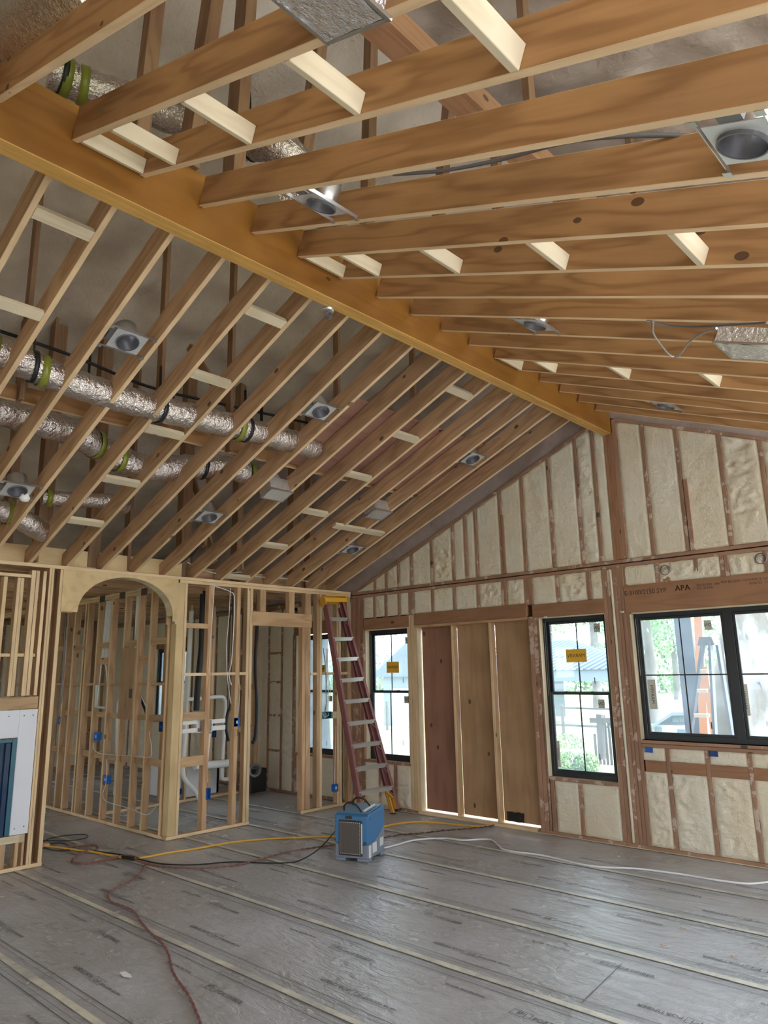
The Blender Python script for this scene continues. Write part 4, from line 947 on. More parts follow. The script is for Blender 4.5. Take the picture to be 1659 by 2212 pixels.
def wire(pts, label, mat='white_cord', r=.0045, cat='cable', group='loose cables in the framing'): return pipe('cable', pts, r, mat, label, 6, cat, group, 5)
wire([B_(201, 1605), B_(203, 1618), B_(212, 1626), B_(232, 1630), B_(262, 1632), B_(295, 1634), B_(318, 1636), B_(328, 1628), B_(322, 1580)], 'grey cable looping from the upper hall box along the blocking')
wire([B_(230, 1640), B_(231, 1660), B_(229, 1692), B_(222, 1715), B_(228, 1730), B_(250, 1738), B_(285, 1748), B_(318, 1760), B_(340, 1738)], 'grey cable drooping from the lower hall box through the studs')
wire([A_(455, 1262), A_(470, 1268), A_(497, 1278), A_(506, 1290), A_(505, 1350), A_(500, 1430), A_(494, 1455), A_(500, 1480)], 'pale cable bundle bending down the middle laundry stud', r=.006)
wire([A_(463, 1264), A_(461, 1300), A_(455, 1380), A_(452, 1440), A_(455, 1460)], 'thin pale cable beside the reddish stud')
wire([A_(498, 1270), A_(494, 1340), A_(489, 1400), A_(492, 1470), A_(499, 1520)], 'long thin grey cable hanging in the right laundry bay')
wire([B_(143, 1322, YB-.05), B_(140, 1380, YB-.05), B_(137, 1450, YB-.05), B_(132, 1520, YB-.05)], 'dark cable bundle beside the left end of the arch', 'dark_steel', .012)
wire([A_(698, 1400, XA+.02), A_(703, 1440, XA+.02), A_(706, 1500, XA+.02), A_(702, 1540, XA+.02)], 'dark cables falling into the teal gang box', 'dark_steel', .007)
wire([A_(440, 1145, XA+.05), A_(436, 1165, XA+.05), A_(422, 1190, XA+.05), A_(400, 1210, XA+.05), A_(368, 1228, XA+.05)], 'black cable curving down from the light can above the arch', 'black_cord', .008)
wire([onx(405, 1215, XA-.1), onx(440, 1232, XA-.1), onx(480, 1240, XA-.1), onx(520, 1236, XA-.1), onx(560, 1246, XA-.1), onx(640, 1252, XA-.1), onx(690, 1262, XA-.1)], 'grey cables lying along the top plate under the joists', 'label_white', .007)
wire([onr(850, 377, .14), onr(960, 368, .14), onr(1080, 345, .16), onr(1230, 306, .18), onr(1380, 293, .2), onr(1530, 294, .2), onr(1640, 290, .15)], 'armoured cable stapled along the third foreground joist', 'dark_steel', .009)
wire([onr(1396, 694, -.012), onr(1450, 704, -.012), onr(1510, 706, -.012), onr(1562, 703, -.012), onr(1655, 697, -.012)], 'armoured cable run above the slack loop on the right slope', 'dark_steel', .007)
wire([onr(1411, 696, -.014), onr(1411, 718, -.02), onr(1425, 740, -.02), onr(1448, 767, -.02), onr(1466, 768, -.02), onr(1488, 740, -.02), onr(1512, 722, -.02), onr(1548, 709, -.014)], 'slack loop of armoured cable hanging under the right joists', 'steel', .008)
# ---- wads stuck on the framing
def wad(p, label, s=.03):
    b = MB(); b.tube([Vector(p)+Vector((i*.011-.02, -.004*(i % 2), .006*math.sin(i*2)))*(s/.03) for i in range(5)], .009*s/.03, None, 7, True, rf=lambda i: (.005, .010, .008, .011, .004)[i]); tag(b.build('foam_wad', 'white'), label, 'foam scrap', 'white scraps stuck to the framing')
wad(ony(985, 1380, YG-.01), 'white foam scrap on the left stud of the boarded doorway'); wad(ony(1178, 1333, YG-.01), 'white foam scrap hanging over the narrow window')
wad(ony(1343, 1322, YG-.012), 'white scrap at the upper left corner of the wide window', .035); wad(ony(1330, 1706, YG-.01), 'white scrap below the right corner of the narrow window')
# ---- stepladder
lad = empty('stepladder', (-7.15, 7.3, 0), label='tall folded fibreglass stepladder, dusty red rails, leaning on the framing in the corner', cat='ladder')
BLf, BRf = Vector((-7.08, 7.00, .035)), Vector((-6.98, 7.60, .055)); TLf, TRf = Vector((-7.90, 7.10, 2.93)), Vector((-7.90, 7.455, 2.945))
up_ = (TLf-BLf).normalized(); across = (BRf-BLf).normalized(); nrm_ = across.cross(up_).normalized()
if nrm_.x < 0: nrm_ = -nrm_            # the face of the steps, towards the room
back = -nrm_
def chan(b, p0, p1, w, d, t, inn, m=None):
    """C channel: web of depth d along nrm_, flanges of width w pointing to `inn`"""
    ax = (p1-p0).normalized(); iv = (inn-ax*inn.dot(ax)).normalized(); nv = ax.cross(iv)
    if nv.dot(nrm_) < 0: nv = -nv
    for off_i, off_n, wi, wn in ((0, 0, t, d), (w/2, d/2-t/2, w, t), (w/2, -d/2+t/2, w, t)):
        a = p0+iv*off_i+nv*off_n; c = p1+iv*off_i+nv*off_n
        b.bar(a, c, wi, wn, m, nv)
for P0, P1, s, nm in ((BLf, TLf, 1, 'front_rail'), (BRf, TRf, -1, 'front_rail')):
    b = MB(); chan(b, P0, P1, .035, .085, .006, across*s); b.build(nm, 'ladder_red', lad, Matrix.Identity(4))
bo = back*.075
for P0, P1, s in ((BLf, TLf, 1), (BRf, TRf, -1)):
    a = P0+bo+across*s*.03-Vector((0, 0, P0.z-.0)) ; a = P0+bo+across*s*.03; a.z = .012; c = P1+bo*.9+across*s*.015-up_*.1
    b = MB(); chan(b, a, c, .028, .055, .005, across*s); b.build('rear_rail', 'ladder_red', lad, Matrix.Identity(4))
nst = 9
for k in range(nst):
    z = [1690, 1613, 1532, 1453, 1375, 1300][0] if 0 else 0
    t_ = .105+(.80)*k/(nst-1)
    a = BLf.lerp(TLf, t_)+across*.008; c = BRf.lerp(TRf, t_)-across*.008
    b = MB(); h = Vector((0, 0, 1)); hv = Vector((nrm_.x, nrm_.y, 0)).normalized()
    b.bar(a, c, .095, .006, None, h)                                   # tread
    b.bar(a+hv*.045-h*.022, c+hv*.045-h*.022, .005, .050, None, h); b.bar(a-hv*.045-h*.022, c-hv*.045-h*.022, .005, .050, None, h)
    for q_ in (-.02, 0, .02): b.bar(a+hv*q_+h*.004, c+hv*q_+h*.004, .006, .003, None, h)
    b.build('step', 'ladder_alu', lad, Matrix.Identity(4))
    if k in (0, 1, 2, 3) or k == 8:
        b = MB()
        for e, s in ((a, 1), (c, -1)):
            b.bar(e+across*s*.09-h*.02+hv*.03, e+across*s*.005-up_*.12+hv*.03, .003, .014, None, hv)
        b.build('step_brace', 'ladder_alu', lad, Matrix.Identity(4))
for k in (1, 3, 5, 7):
    t_ = .1+.1*k; a = BLf.lerp(TLf, t_)+back*.10+across*.03; c = BRf.lerp(TRf, t_)+back*.10-across*.03
    b = MB(); b.bar(a, c, .004, .03, None, (0, 0, 1)); b.build('rear_brace', 'ladder_alu', lad, Matrix.Identity(4))
# moulded yellow top cap and foot brackets
a, c = TLf-across*.03, TRf+across*.03; b = MB(); b.bar(a+up_*.035, c+up_*.035, .17, .022, None, up_)
for e in (a, c): b.bar(e-up_*.10, e+up_*.03, .15, .012, None, across)
b.bar(a-up_*.03+nrm_*.075, c-up_*.03+nrm_*.075, .012, .07, None, up_); b.bar(a-up_*.02-nrm_*.075, c-up_*.02-nrm_*.075, .012, .05, None, up_)
b.build('top_cap', 'ladder_yellow', lad, Matrix.Identity(4), .004)
for P0, P1, s in ((BLf, TLf, 1), (BRf, TRf, -1)):
    u = (P1-P0).normalized(); b = MB()
    a_ = P0+across*s*.02; b.bar(a_+u*.02, a_+u*.15, .012, .08, None, nrm_); b.bar(a_+u*.15, P0+u*.26+across*s*.12, .012, .06, None, nrm_)
    b.build('foot_bracket', 'ladder_yellow', lad, Matrix.Identity(4), .003)
    q_ = P0+bo+across*s*.03; q_.z = .012; b = MB(); b.bar(q_, q_+u*.30, .045, .075, None, nrm_); b.build('rear_foot_bracket', 'ladder_yellow', lad, Matrix.Identity(4), .003)
    b = MB(); b.bar(P0-u*.012, P0+u*.012, .05, .09, None, nrm_) ; b.build('rubber_foot', 'rubber', lad, Matrix.Identity(4))
    b = MB(); b.box((q_.x-.03, q_.y-.025, 0), (q_.x+.03, q_.y+.025, .014)); b.build('rubber_foot', 'rubber', lad, Matrix.Identity(4))
# ---- dehumidifier
o0 = onz(723, 1858); ox = (onz(795, 1865)-o0); Wd = ox.length; ox.normalize(); oy = Vector((-ox.y, ox.x, 0)); Dd = .42
DM = Matrix(((ox.x, oy.x, 0, o0.x), (ox.y, oy.y, 0, o0.y), (0, 0, 1, 0), (0, 0, 0, 1)))
dh = empty('dehumidifier', mtx=DM, label='blue and grey portable dehumidifier with black mesh grille standing on the floor', cat='dehumidifier')
YZ = DM @ Matrix(((0, 0, 1, 0), (1, 0, 0, 0), (0, 1, 0, 0), (0, 0, 0, 1)))   # prism (y,z) extruded along x
b = MB(); b.prism([(.006, .03), (Dd, .03), (Dd, .29), (.25, .20), (.13, .165), (.006, .165)], .0, Wd); b.build('lower_shell', 'machine_grey', dh, YZ, .012)
b = MB(); b.prism([(.0, .166), (.13, .166), (.25, .201), (Dd, .291), (Dd, .485), (.03, .450), (.0, .435)], -.003, Wd+.003); b.build('upper_shell', 'machine_blue', dh, YZ, .014)
b = MB(); b.prism([(.035, .452), (Dd-.02, .486), (Dd-.02, .497), (.05, .465)], .02, Wd-.02); b.build('top_panel', 'machine_lid', dh, YZ, .004)
b = MB()
for x0, x1 in ((.0, .11), (.25, Wd)): b.box((x0, .008, 0), (x1, .10, .032)); b.box((x0, Dd-.1, 0), (x1, Dd-.01, .032))
b.build('foot_block', 'machine_grey', dh, DM, .006)
b = MB(); gx0, gx1, gz0, gz1 = .048, .315, .055, .395
b.box((gx0, -.006, gz0), (gx1, .01, gz1)); b.build('grille_frame', 'grille_dark', dh, DM, .01)
b = MB(); nx_, nz_ = 30, 44; hx, hz = (gx1-gx0-.035)/nx_, (gz1-gz0-.04)/nz_
for i in range(nx_+1): x = gx0+.017+hx*i; b.box((x-.0016, -.0085, gz0+.02), (x+.0016, -.0065, gz1-.02))
for j in range(nz_+1): z = gz0+.02+hz*j; b.box((gx0+.017, -.009, z-.0014), (gx1-.018, -.0068, z+.0014))
tag(b.build('wire_mesh', 'grille', dh, DM), kind=None)
b = MB()
for k in range(11): x = gx0+.022+k*(gx1-gx0-.045)/10; b.lathe([(0, -.004), (.0055, 0), (0, .004)], None, 6, DM.inverted() @ DM @ Matrix.Translation((x, -.0095, gz1-.022))); b.lathe([(0, -.004), (.0055, 0), (0, .004)], None, 6, Matrix.Translation((x, -.0095, gz0+.02)))
for k in range(24): z = gz0+.03+k*.0122; b.lathe([(0, -.003), (.0035, 0), (0, .003)], None, 6, Matrix.Translation((gx0+.019, -.0095, z))); b.lathe([(0, -.003), (.0035, 0), (0, .003)], None, 6, Matrix.Translation((gx1-.022, -.0095, z)))
b.build('light_spots', 'white', dh, DM)
b = MB(); b.box((gx1-.008, -.008, gz0+.03), (gx1+.004, -.004, gz1-.03)); b.build('white_edge', 'label_white', dh, DM)
vboard('name_plate', 'grille_dark', 0, .075, -.004, .0, 0, .035, dh) if 0 else None
b = MB(); b.box((.125, -.004, .405), (.20, .002, .435)); b.build('name_plate', 'grille_dark', dh, DM)
for a in (((Wd+.0005, .02, .04), (Wd+.0025, .075, .155)), ((Wd+.0005, .11, .07), (Wd+.0025, .21, .165)), ((Wd+.0005, .29, .10), (Wd+.0025, .38, .18))): b = MB(); b.box(*a); b.build('warning_label', 'label_white', dh, DM)
for y_ in (.085, .30):
    b = MB(); b.tube(crv([DM @ Vector((.07, y_, .46+y_*.08)), DM @ Vector((.075, y_-.01, .505+y_*.08)), DM @ Vector((.13, y_-.03, .545+y_*.08)), DM @ Vector((.22, y_-.035, .53+y_*.08)), DM @ Vector((.285, y_-.03, .462+y_*.08))], 6), .009, None, 8); b.build('carry_handle', 'rubber', dh, Matrix.Identity(4))
b = MB(); b.lathe([(0, 0), (.008, 0), (.008, .01), (0, .01)], None, 10, Matrix.Translation((Wd-.03, 0, .19)) @ RX); b.lathe([(0, 0), (.006, 0), (.006, .008), (0, .008)], None, 10, Matrix.Translation((.008, 0, .20)) @ RX); b.build('knob', 'black', dh, DM)
b = MB(); b.box((Wd+.0, .045, .40), (Wd+.004, .06, .415)); b.build('side_latch', 'black', dh, DM)
b = MB(); b.tube([DM @ Vector((.30, .08, .475)), DM @ Vector((.30, .34, .495))], .012, None, 10); b.build('drain_tube', 'label_white', dh, Matrix.Identity(4))
for k in range(5): b = MB(); b.box((.335, .08+k*.05, .468+k*.004), (.35, .10+k*.05, .473+k*.004)); b.build('vent_slot', 'black', dh, DM)
# ---- cords on the floor
def cord(pts, r, mat, label, z=None, twist=0, mat2=None, cat='extension cord', zf=None):
    P = [onz(px, py, (z or r)+(zf(i) if zf else 0)) for i, (px, py) in enumerate(pts)]
    C_ = crv(P, 26 if twist else 8); 
    if not twist:
        b = MB(); b.tube(C_, r, None, 8); return tag(b.build('extension_cable', mat), label, cat)
    b = MB(); L = 0; A, Bp = [], []
    for i, p in enumerate(C_):
        if i: L += (p-C_[i-1]).length
        t = (C_[min(i+1, len(C_)-1)]-C_[max(i-1, 0)]).normalized(); nx_ = t.cross(Vector((0, 0, 1))).normalized(); ph = L*twist
        w_ = nx_*math.cos(ph)*r+Vector((0, 0, 1))*(math.sin(ph)*r+r)
        A.append(p+w_); Bp.append(p-nx_*math.cos(ph)*r+Vector((0, 0, 1))*(-math.sin(ph)*r+r))
    b.tube(A, r*.95, mat, 6); b.tube(Bp, r*.95, mat2 or mat, 6); return tag(b.build('extension_cable', mat), label, cat)
cord([(96, 1828), (130, 1831), (165, 1836), (205, 1841), (250, 1850), (276, 1854), (312, 1852), (360, 1843), (420, 1834), (500, 1820), (580, 1812), (660, 1809), (730, 1806), (790, 1800), (835, 1784), (890, 1776), (940, 1777), (990, 1782), (1040, 1785), (1078, 1780), (1098, 1771), (1112, 1764)], .011, 'yellow_cord', 'yellow extension cord running across the whole floor behind the dehumidifier')
cord([(270, 1850), (300, 1862), (340, 1872), (400, 1876), (450, 1876), (520, 1868), (580, 1852), (640, 1838), (720, 1826), (740, 1822)], .0055, 'pink_cord', 'pink and brown twisted cord leading to the dehumidifier', twist=45, mat2='brown_cord')
cord([(824, 1811), (870, 1804), (910, 1801), (960, 1795), (1010, 1791), (1050, 1787), (1078, 1781)], .0055, 'brown_cord', 'dark twisted cord from the dehumidifier to the boarded doorway', twist=45, mat2='black_cord')
cord([(140, 1833), (200, 1838), (260, 1846), (300, 1856), (350, 1866), (420, 1868), (500, 1862), (570, 1864), (630, 1863), (665, 1850), (695, 1828), (724, 1795), (732, 1780)], .007, 'black_cord', 'black power cord rising to the left side of the dehumidifier', zf=lambda i: (.0, 0, 0, 0, 0, 0, 0, 0, 0, .02, .10, .17, .20)[i])
cord([(314, 1868), (305, 1885), (285, 1903), (255, 1917), (235, 1932), (238, 1948), (262, 1958), (288, 1970), (305, 1995), (325, 2018), (350, 2040), (364, 2065), (371, 2095), (382, 2118), (402, 2145), (418, 2175), (432, 2212), (438, 2240)], .0058, 'pink_cord', 'pink and white twisted cord snaking towards the bottom of the photo', twist=38, mat2='brown_cord')
cord([(92, 1822), (108, 1811), (150, 1804), (185, 1803), (186, 1810), (150, 1816), (110, 1816), (92, 1816)], .006, 'black_cord', 'black cord loop on the floor beside the fireplace wall')
cord([(94, 1832), (110, 1822), (140, 1822), (150, 1832), (138, 1838), (112, 1836), (96, 1830)], .006, 'black_cord', 'smaller black coil in front of the black cord loop')
cord([(140, 1832), (170, 1829), (205, 1827), (210, 1836), (180, 1842), (160, 1855), (158, 1864), (185, 1867), (225, 1860), (270, 1850), (300, 1856)], .007, 'brown_cord', 'brown twisted cord coiled left of the yellow cord joint', twist=50, mat2='pink_cord')
cord([(826, 1833), (860, 1824), (900, 1814), (960, 1811), (1000, 1815), (1040, 1813), (1062, 1815), (1076, 1826), (1088, 1835), (1120, 1841), (1160, 1846), (1200, 1854), (1250, 1866), (1300, 1873), (1380, 1877), (1480, 1890), (1560, 1903), (1620, 1909), (1675, 1903)], .009, 'white_cord', 'white cord winding along the floor in front of the gable wall')
p = onz(98, 1829, .0); b = MB(); b.box((p.x-.05, p.y-.03, .0), (p.x+.05, p.y+.03, .04)); tag(b.build('cord_plug', 'orange_board', None, None, .008), 'orange plug block where the cords meet by the fireplace wall', 'plug')
p = onz(279, 1852, .0); b = MB(); b.tube([onz(265, 1851, .02), onz(290, 1856, .02)], .018, None, 8); tag(b.build('cord_plug', 'black', None), 'black plug joining the yellow cord', 'plug')
# dark plastic flap over the cord hole in the boarded doorway
A0, A1 = ony(1096, 1752, YG+.08), ony(1134, 1778, YG+.08); b = MB(); n = 7; vs = []; fs = []
for j in range(n+1):
    for i in range(n+1):
        u, v = i/n, j/n; vs.append((A0.x+(A1.x-A0.x)*u+.012*noise.noise(Vector((u*5, v*5, 2))), YG+.074-.02*abs(noise.noise(Vector((u*4, v*4, 9)))), A1.z+(A0.z-A1.z)*v-.015*noise.noise(Vector((u*6, 3, v)))))
for j in range(n):
    for i in range(n): a = j*(n+1)+i; fs.append((a, a+1, a+n+2, a+n+1))
b.add(vs, fs); tag(b.build('plastic_flap', 'black'), 'crumpled black plastic flap where the cords leave the boarded doorway', 'plastic sheet')
p = onz(272, 2105, .003); b = MB(); b.prism([(-.06, -.015), (.02, -.03), (.08, .0), (.03, .02), (-.05, .02)], 0, .002, None, Matrix.Translation(p)); tag(b.build('paper_scrap', 'white', None), 'white torn scrap lying on the floor paper', 'paper scrap')
for i, (px, py) in enumerate(((1433, 2042), (1585, 2066), (1475, 2005))):
    p = onz(px, py, .004); b = MB(); b.prism([(-.02, 0), (0, -.006), (.022, .002), (.002, .007)], 0, .004, None, Matrix.Translation(p)); tag(b.build('dry_leaf', 'orange_board', None), ('brown chip on the floor, left of the pair near the right edge', 'brown chip on the floor closest to the right edge', 'dark chip on the floor, farthest of the three')[i], 'chip', 'brown chips on the floor')
# ================================================================= OUTDOORS
g = MB(); n = 60; vs = []; fs = []
for j in range(n+1):
    for i in range(n+1):
        x = -150+250*i/n; y = -60+240*j/n; vs.append((x, y, -.45+.25*noise.noise(Vector((x*.04, y*.04, 0)))*min(1, max(0, (y-14)/20))))
for j in range(n):
    for i in range(n): a = j*(n+1)+i; fs.append((a, a+1, a+n+2, a+n+1))
g.add(vs, fs, None, True); tag(g.build('ground', 'lawn'), kind='structure')
g = MB(); g.box((-18, 8.0, -.6), (4, 11.2, -.20)); tag(g.build('porch_slab', 'soil'), kind='structure')
g = MB(); g.box((3.3, -8, -.6), (14, 8, -.22)); tag(g.build('bounce_slab', 'white_board'), kind='structure')  # pale slab added out of view to bounce sunlight up to the joists
def leafcloud(name, c, rx, ry, rz, n, size, mat, parent, seed):
    n = int(n*2.6); size *= .5
    r = random.Random(seed); vs = []; fs = []
    for i in range(n):
        while True:
            p = Vector((r.uniform(-1, 1), r.uniform(-1, 1), r.uniform(-1, 1)))
            if p.length <= 1 and p.length > .25+.4*abs(noise.noise(p*2.3+Vector((seed, 0, 0)))): break
        if noise.noise(p*2.6+Vector((seed*3.1, 1, 0))) < -.18: continue
        q = Vector(c)+Vector((p.x*rx, p.y*ry, p.z*rz)); e = Euler((r.uniform(0, 6), r.uniform(0, 6), r.uniform(0, 6))).to_matrix(); s = size*r.uniform(.5, 1.2)
        k = len(vs); vs += [q+e @ Vector(v)*s for v in ((-1, -.4, 0), (0, -.7, .1), (1, 0, 0), (0, .7, .1))]; fs.append((k, k+1, k+2, k+3))
    b = MB(); b.add(vs, fs); return b.build(name, mat, parent, Matrix.Identity(4))
def tree(px, Y, h, r, label, mat='leaf', n=2600, trunk=.18, cz=None, size=.16, group='trees beyond the windows'):
    p = ony(px, 1500, Y); t = empty('tree', (p.x, Y, -.45), label=label, cat='tree', group=group)
    b = MB(); b.tube(crv([(p.x, Y, -.5), (p.x+.1, Y, h*.3), (p.x-.1, Y+.1, h*.6), (p.x, Y, h*.85)], 5), trunk, None, 9, True, rf=lambda i: trunk*(1-.045*i))
    for k in range(5):
        a = k*1.3; b.tube([(p.x, Y, h*(.4+.07*k)), (p.x+math.cos(a)*r*.35, Y+math.sin(a)*r*.35, h*(.5+.08*k)), (p.x+math.cos(a)*r*.75, Y+math.sin(a)*r*.7, h*(.55+.09*k))], trunk*.3, None, 6)
    b.build('trunk', 'bark', t, Matrix.Identity(4)); leafcloud('crown', (p.x, Y, cz or h*.68), r, r, h*.34, n, size, mat, t, px*.13); return t
tree(1405, 21, 8.5, 3.2, 'leafy tree behind the left pane of the wide window', n=3200, size=.15)
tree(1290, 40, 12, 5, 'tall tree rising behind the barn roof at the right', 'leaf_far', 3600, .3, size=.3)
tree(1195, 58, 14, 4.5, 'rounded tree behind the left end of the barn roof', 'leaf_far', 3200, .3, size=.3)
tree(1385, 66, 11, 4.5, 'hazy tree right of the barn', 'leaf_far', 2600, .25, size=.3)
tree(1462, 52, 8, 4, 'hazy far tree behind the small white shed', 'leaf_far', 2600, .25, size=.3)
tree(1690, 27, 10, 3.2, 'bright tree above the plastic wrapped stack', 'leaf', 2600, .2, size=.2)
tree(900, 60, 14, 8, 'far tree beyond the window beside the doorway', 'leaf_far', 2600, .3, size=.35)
# hedge line far away
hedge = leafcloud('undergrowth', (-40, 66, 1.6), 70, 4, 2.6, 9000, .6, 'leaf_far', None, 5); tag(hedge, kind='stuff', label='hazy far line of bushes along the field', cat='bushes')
# barn with ribbed metal roof, seen through window 3
def at(px, py, Y): return ony(px, py, Y)
Y0 = 27; pE0, pE1 = at(1120, 1449, Y0), at(1338, 1449, Y0); ze = pE0.z; pR = at(1215, 1383, Y0+6)
brn = empty('barn', ((pE0.x+pE1.x)/2, Y0, -.45), label='open barn with pale ribbed metal roof beyond the narrow window', cat='barn')
b = MB(); xr0, xr1 = pE0.x, pR.x+.5
b.add([(xr0-3, Y0, ze), (pE1.x+1.5, Y0, ze), (pR.x+.5, Y0+6, pR.z), (xr0-3, Y0+6, pR.z)], [(0, 1, 2, 3)]); b.build('roof', 'metal_roof', brn, Matrix.Identity(4))
b = MB()
for k in range(60):
    x = xr0-3+k*.32
    if x > pE1.x+1.4: break
    t1 = min(1, max(.02, (pE1.x+1.5-x)/(pE1.x+1-pR.x))) if x > pR.x+.5 else 1
    b.bar((x, Y0, ze+.03), (x, Y0+6*t1, ze+(pR.z-ze)*t1+.03), .05, .05)
tag(b.build('roof_ribs', 'metal_roof', brn, Matrix.Identity(4)), kind='stuff')
b = MB(); b.box((xr0-3, Y0+.1, ze-.45), (pE1.x+1.3, Y0+.25, ze)); b.build('fascia', 'barn_wall', brn, Matrix.Identity(4))
for x in (xr0-2.5, xr0+1, pE1.x-3.5, pE1.x+.8): b = MB(); b.box((x, Y0+.3, -.5), (x+.25, Y0+.55, ze-.4)); b.build('post', 'barn_wall', brn, Matrix.Identity(4))
b = MB(); b.box((xr0-3, Y0+5.8, -.5), (pR.x, Y0+6, ze)); b.build('back_wall', 'barn_wall', brn, Matrix.Identity(4))
# house across, seen through window 2
p0, p1 = at(828, 1462, 24), at(905, 1560, 24); hs = empty('outbuilding', (p0.x, 24, -.45), label='blue grey gabled outbuilding beyond the window left of the doorway', cat='building')
b = MB(); b.box((p0.x, 24, -.5), (p0.x+5, 26.5, p0.z)); b.build('wall', 'barn_wall', hs, Matrix.Identity(4))
b = MB(); b.prism([(p0.x-.5, p0.z), (p0.x+5.5, p0.z), (p0.x+2.5, p0.z+2.0)], -2.8, .3, None, Matrix.Translation((0, 24, 0)) @ RX); b.build('roof', 'metal_roof', hs, Matrix.Identity(4))
for x in (p0.x+.6, p0.x+2.2): b = MB(); b.box((x, 23.9, -.45), (x+1.1, 24, p0.z-.5)); b.build('door_panel', 'shed_white', hs, Matrix.Identity(4))
# small white shed
a, c = at(1408, 1570, 19), at(1490, 1600, 19); sh = empty('shed', ((a.x+c.x)/2, 19, -.45), label='small white shed with dark panes beyond the wide window', cat='shed')
zt = at(1440, 1536, 19).z; x0, x1 = at(1404, 1590, 19).x, at(1492, 1590, 19).x
b = MB(); b.box((x0, 19, -.5), (x1, 21.4, zt-.35)); b.build('wall', 'shed_white', sh, Matrix.Identity(4))
b = MB(); b.add([(x0-.1, 18.85, zt-.5), (x0+.7, 18.85, zt-.02), (x1+.1, 18.85, zt), (x1+.1, 21.6, zt), (x0+.7, 21.6, zt-.02), (x0-.1, 21.6, zt-.5), (x0-.1, 18.85, zt-.57), (x0+.7, 18.85, zt-.1), (x1+.1, 18.85, zt-.08)], [(0, 1, 4, 5), (1, 2, 3, 4), (6, 7, 1, 0), (7, 8, 2, 1)]); b.build('roof', 'barn_wall', sh, Matrix.Identity(4))
for (u0, v0), (u1, v1) in (((1453, 1545), (1466, 1560)), ((1468, 1545), (1483, 1560)), ((1464, 1576), (1486, 1590)), ((1416, 1572), (1428, 1590))):
    A, B2 = at(u0, v1, 18.97), at(u1, v0, 18.97); vboard('pane', 'shed_glass', A.x, B2.x, 18.96, 18.99, A.z, B2.z, sh)
# porch post with board, ladder and the plastic wrapped stack right outside the wide window
a, c = at(1470, 1597, 9.6), at(1502, 1320, 9.6)
pp = empty('porch_post', (at(1487, 1500, 9.6).x, 9.6, -.2), label='blue wrapped porch post right outside the wide window', cat='post')
xa, xb = at(1468, 1400, 9.6).x, at(1505, 1400, 9.6).x; vboard('post_shaft', 'wrap_post', xa, xb, 9.5, 9.7, -.2, 3.0, pp); vboard('corner_trim', 'label_white', xb, xb+.012, 9.49, 9.7, -.2, 3.0, pp)
b = MB(); b.bar(at(1522, 1602, 9.5), at(1506, 1300, 9.5), .10, .03, None, (0, 1, 0)); tag(b.build('leaning_board', 'orange_board'), 'orange board standing right of the blue porch post', 'board')
b = MB(); b.bar(Vector((at(1545, 1640, 9.4).x+.05, 9.4, -.19)), at(1522, 1440, 9.4), .07, .03, None, (0, 1, 0)); tag(b.build('leaning_board', 'orange_board'), 'orange board leaning between the legs of the outdoor ladder', 'board')
ol = empty('outdoor_ladder', at(1520, 1600, 9.0), label='dark blue stepladder open outside the wide window', cat='ladder')
tp = at(1528, 1385, 9.0)
for (px, py) in ((1484, 1640), (1548, 1640)): b = MB(); b.bar(at(px, py, 8.85), tp+Vector(((px-1516)*.0012, -.02, 0)), .03, .085, None, (0, 1, 0)); b.build('front_rail', 'out_ladder', ol, Matrix.Identity(4))
for (px, py) in ((1570, 1500), ): b = MB(); b.bar(at(px+14, 1600, 9.5), tp+Vector((.08, .1, 0)), .03, .085, None, (0, 1, 0)); b.build('rear_rail', 'out_ladder', ol, Matrix.Identity(4))
for (u, v, w_) in ((1515, 1545, 22), (1519, 1492, 17), (1523, 1450, 11)): A, B2 = at(u-w_*.6, v, 8.9), at(u+w_*.7, v, 8.9); vboard('step', 'label_white', A.x, B2.x, 8.85, 8.95, A.z-.02, A.z+.02, ol)
b = MB(); b.prism([(-.10, -.05), (.10, -.05), (.07, .05), (-.07, .05)], -.06, .06, None, Matrix.Translation(tp) @ RX); b.build('top_cap', 'out_ladder', ol, Matrix.Identity(4))
ws = empty('wrapped_stack', (at(1620, 1500, 10.3).x, 10.3, -.2), label='tall stack wrapped in clear crumpled plastic outside the right pane', cat='wrapped stack')
xa, xb = at(1563, 1450, 10.3).x, at(1720, 1450, 10.3).x
vboard('stack_core', 'wrap_post', xa+.25, xb, 10.4, 11.0, -.2, 1.7, ws)
b = MB(); n = 26; vs = []; fs = []
for j in range(n+1):
    for i in range(n+1):
        u, v = i/n, j/n; k = .22*noise.fractal(Vector((u*4, v*5, 3)), 1, 2, 3)
        vs.append((xa+(xb-xa)*u+.25*(1-v)*(1-u), 10.25+k+.3*(u-.3)**2, -.2+3.0*v))
for j in range(n):
    for i in range(n): a = j*(n+1)+i; fs.append((a, a+1, a+n+2, a+n+1))
b.add(vs, fs, None, True); b.build('plastic_wrap', 'film', ws, Matrix.Identity(4))
tt = empty('big_trunk', (at(1600, 1500, 13).x, 13, -.45), label='thick rough tree trunk behind the plastic wrapped stack', cat='tree')
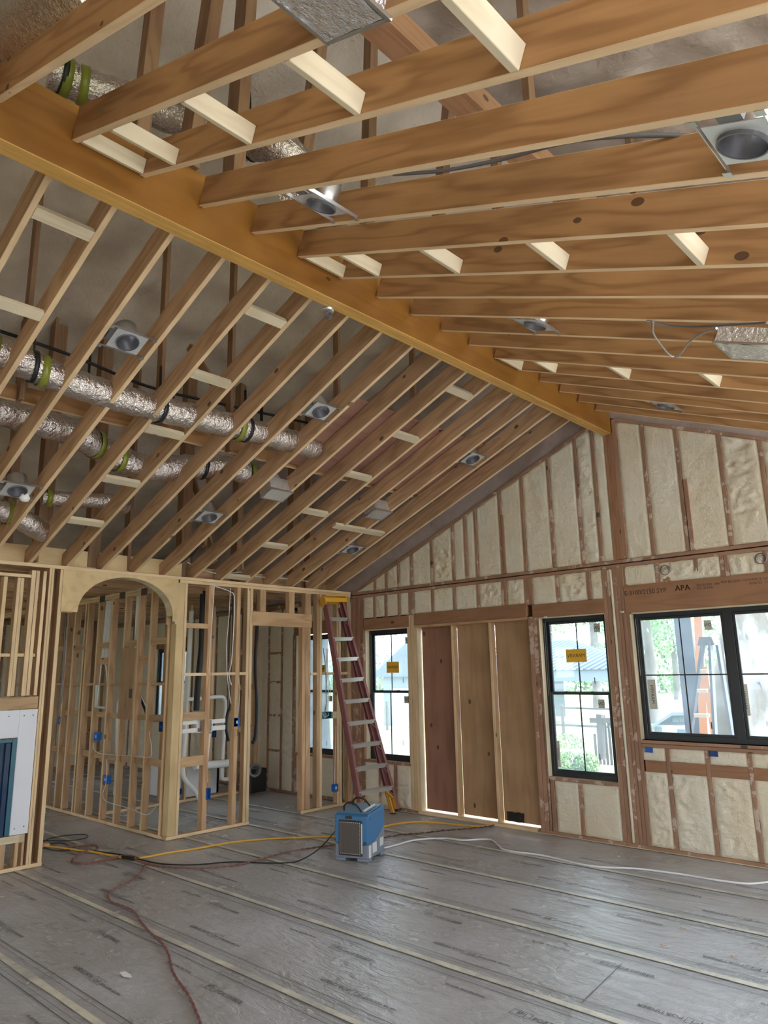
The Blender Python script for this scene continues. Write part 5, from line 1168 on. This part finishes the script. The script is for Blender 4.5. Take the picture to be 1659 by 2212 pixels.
b = MB(); P = [at(1592, 1640, 13)-Vector((0, 0, .5)), at(1588, 1580, 13), at(1582, 1520, 13), at(1590, 1450, 13), at(1605, 1380, 13), at(1630, 1320, 13), at(1650, 1250, 13)]
b.tube(crv(P, 5), .3, None, 12, True, rf=lambda i: .34+.05*noise.noise(Vector((i*.6, 0, 1)))); b.build('trunk', 'bark', tt, Matrix.Identity(4)); leafcloud('crown', (P[-1].x+1, 14, 6.5), 3.5, 3, 2, 2200, .18, 'leaf', tt, 8)
# wooden play frame and rail fence seen through window 3
pf = empty('play_frame', (at(1300, 1600, 17).x, 17, -.45), label='dark wooden post with crossbeam and pickets beyond the narrow window', cat='play frame')
for (p_, q_, w_) in (((1296, 1543), (1301, 1640), .14), ((1276, 1556), (1322, 1556), .12), ((1318, 1560), (1335, 1590), .08)):
    A, B2 = at(*p_, 17), at(*q_, 17); b = MB(); b.bar(A, B2, w_, w_, None, (0, 1, 0)); b.build('beam', 'dark_wood', pf, Matrix.Identity(4))
for i in range(7): A = at(1278+i*8, 1545, 17.2); vboard('picket', 'dark_wood', A.x, A.x+.05, 17.2, 17.25, -.45, A.z-.15*abs(i-3), pf)
fc = empty('rail_fence', (at(1240, 1528, 22).x, 22, -.45), label='thin dark rail fence crossing the field beyond the narrow window', cat='fence')
za = at(1240, 1530, 22).z
for z in (za, za-.55): b = MB(); b.box((at(1120, 1500, 22).x-4, 22, z-.03), (at(1330, 1500, 22).x, 22.05, z+.03)); b.build('rail', 'dark_wood', fc, Matrix.Identity(4))
for i in range(9): x = at(1330, 1500, 22).x-i*2; vboard('fence_post', 'dark_wood', x, x+.08, 22, 22.08, -.5, za+.1, fc)
for i, (px, py, r_) in enumerate(((1192, 1592, .3), (1226, 1594, .32), (1264, 1598, .3), (1215, 1545, .6))):
    p = at(px, py, 16 if i < 3 else 20); lb = leafcloud('bush', (p.x, p.y, -.3), r_*1.0, r_, .28, 400, .07, 'leaf', None, i+3); tag(lb, ('dark low bush left of the play frame', 'dark low bush right beside it, larger', 'dark low bush under the crossbeam', 'small bush by the rail fence')[i], 'bush', 'low bushes in the yard')
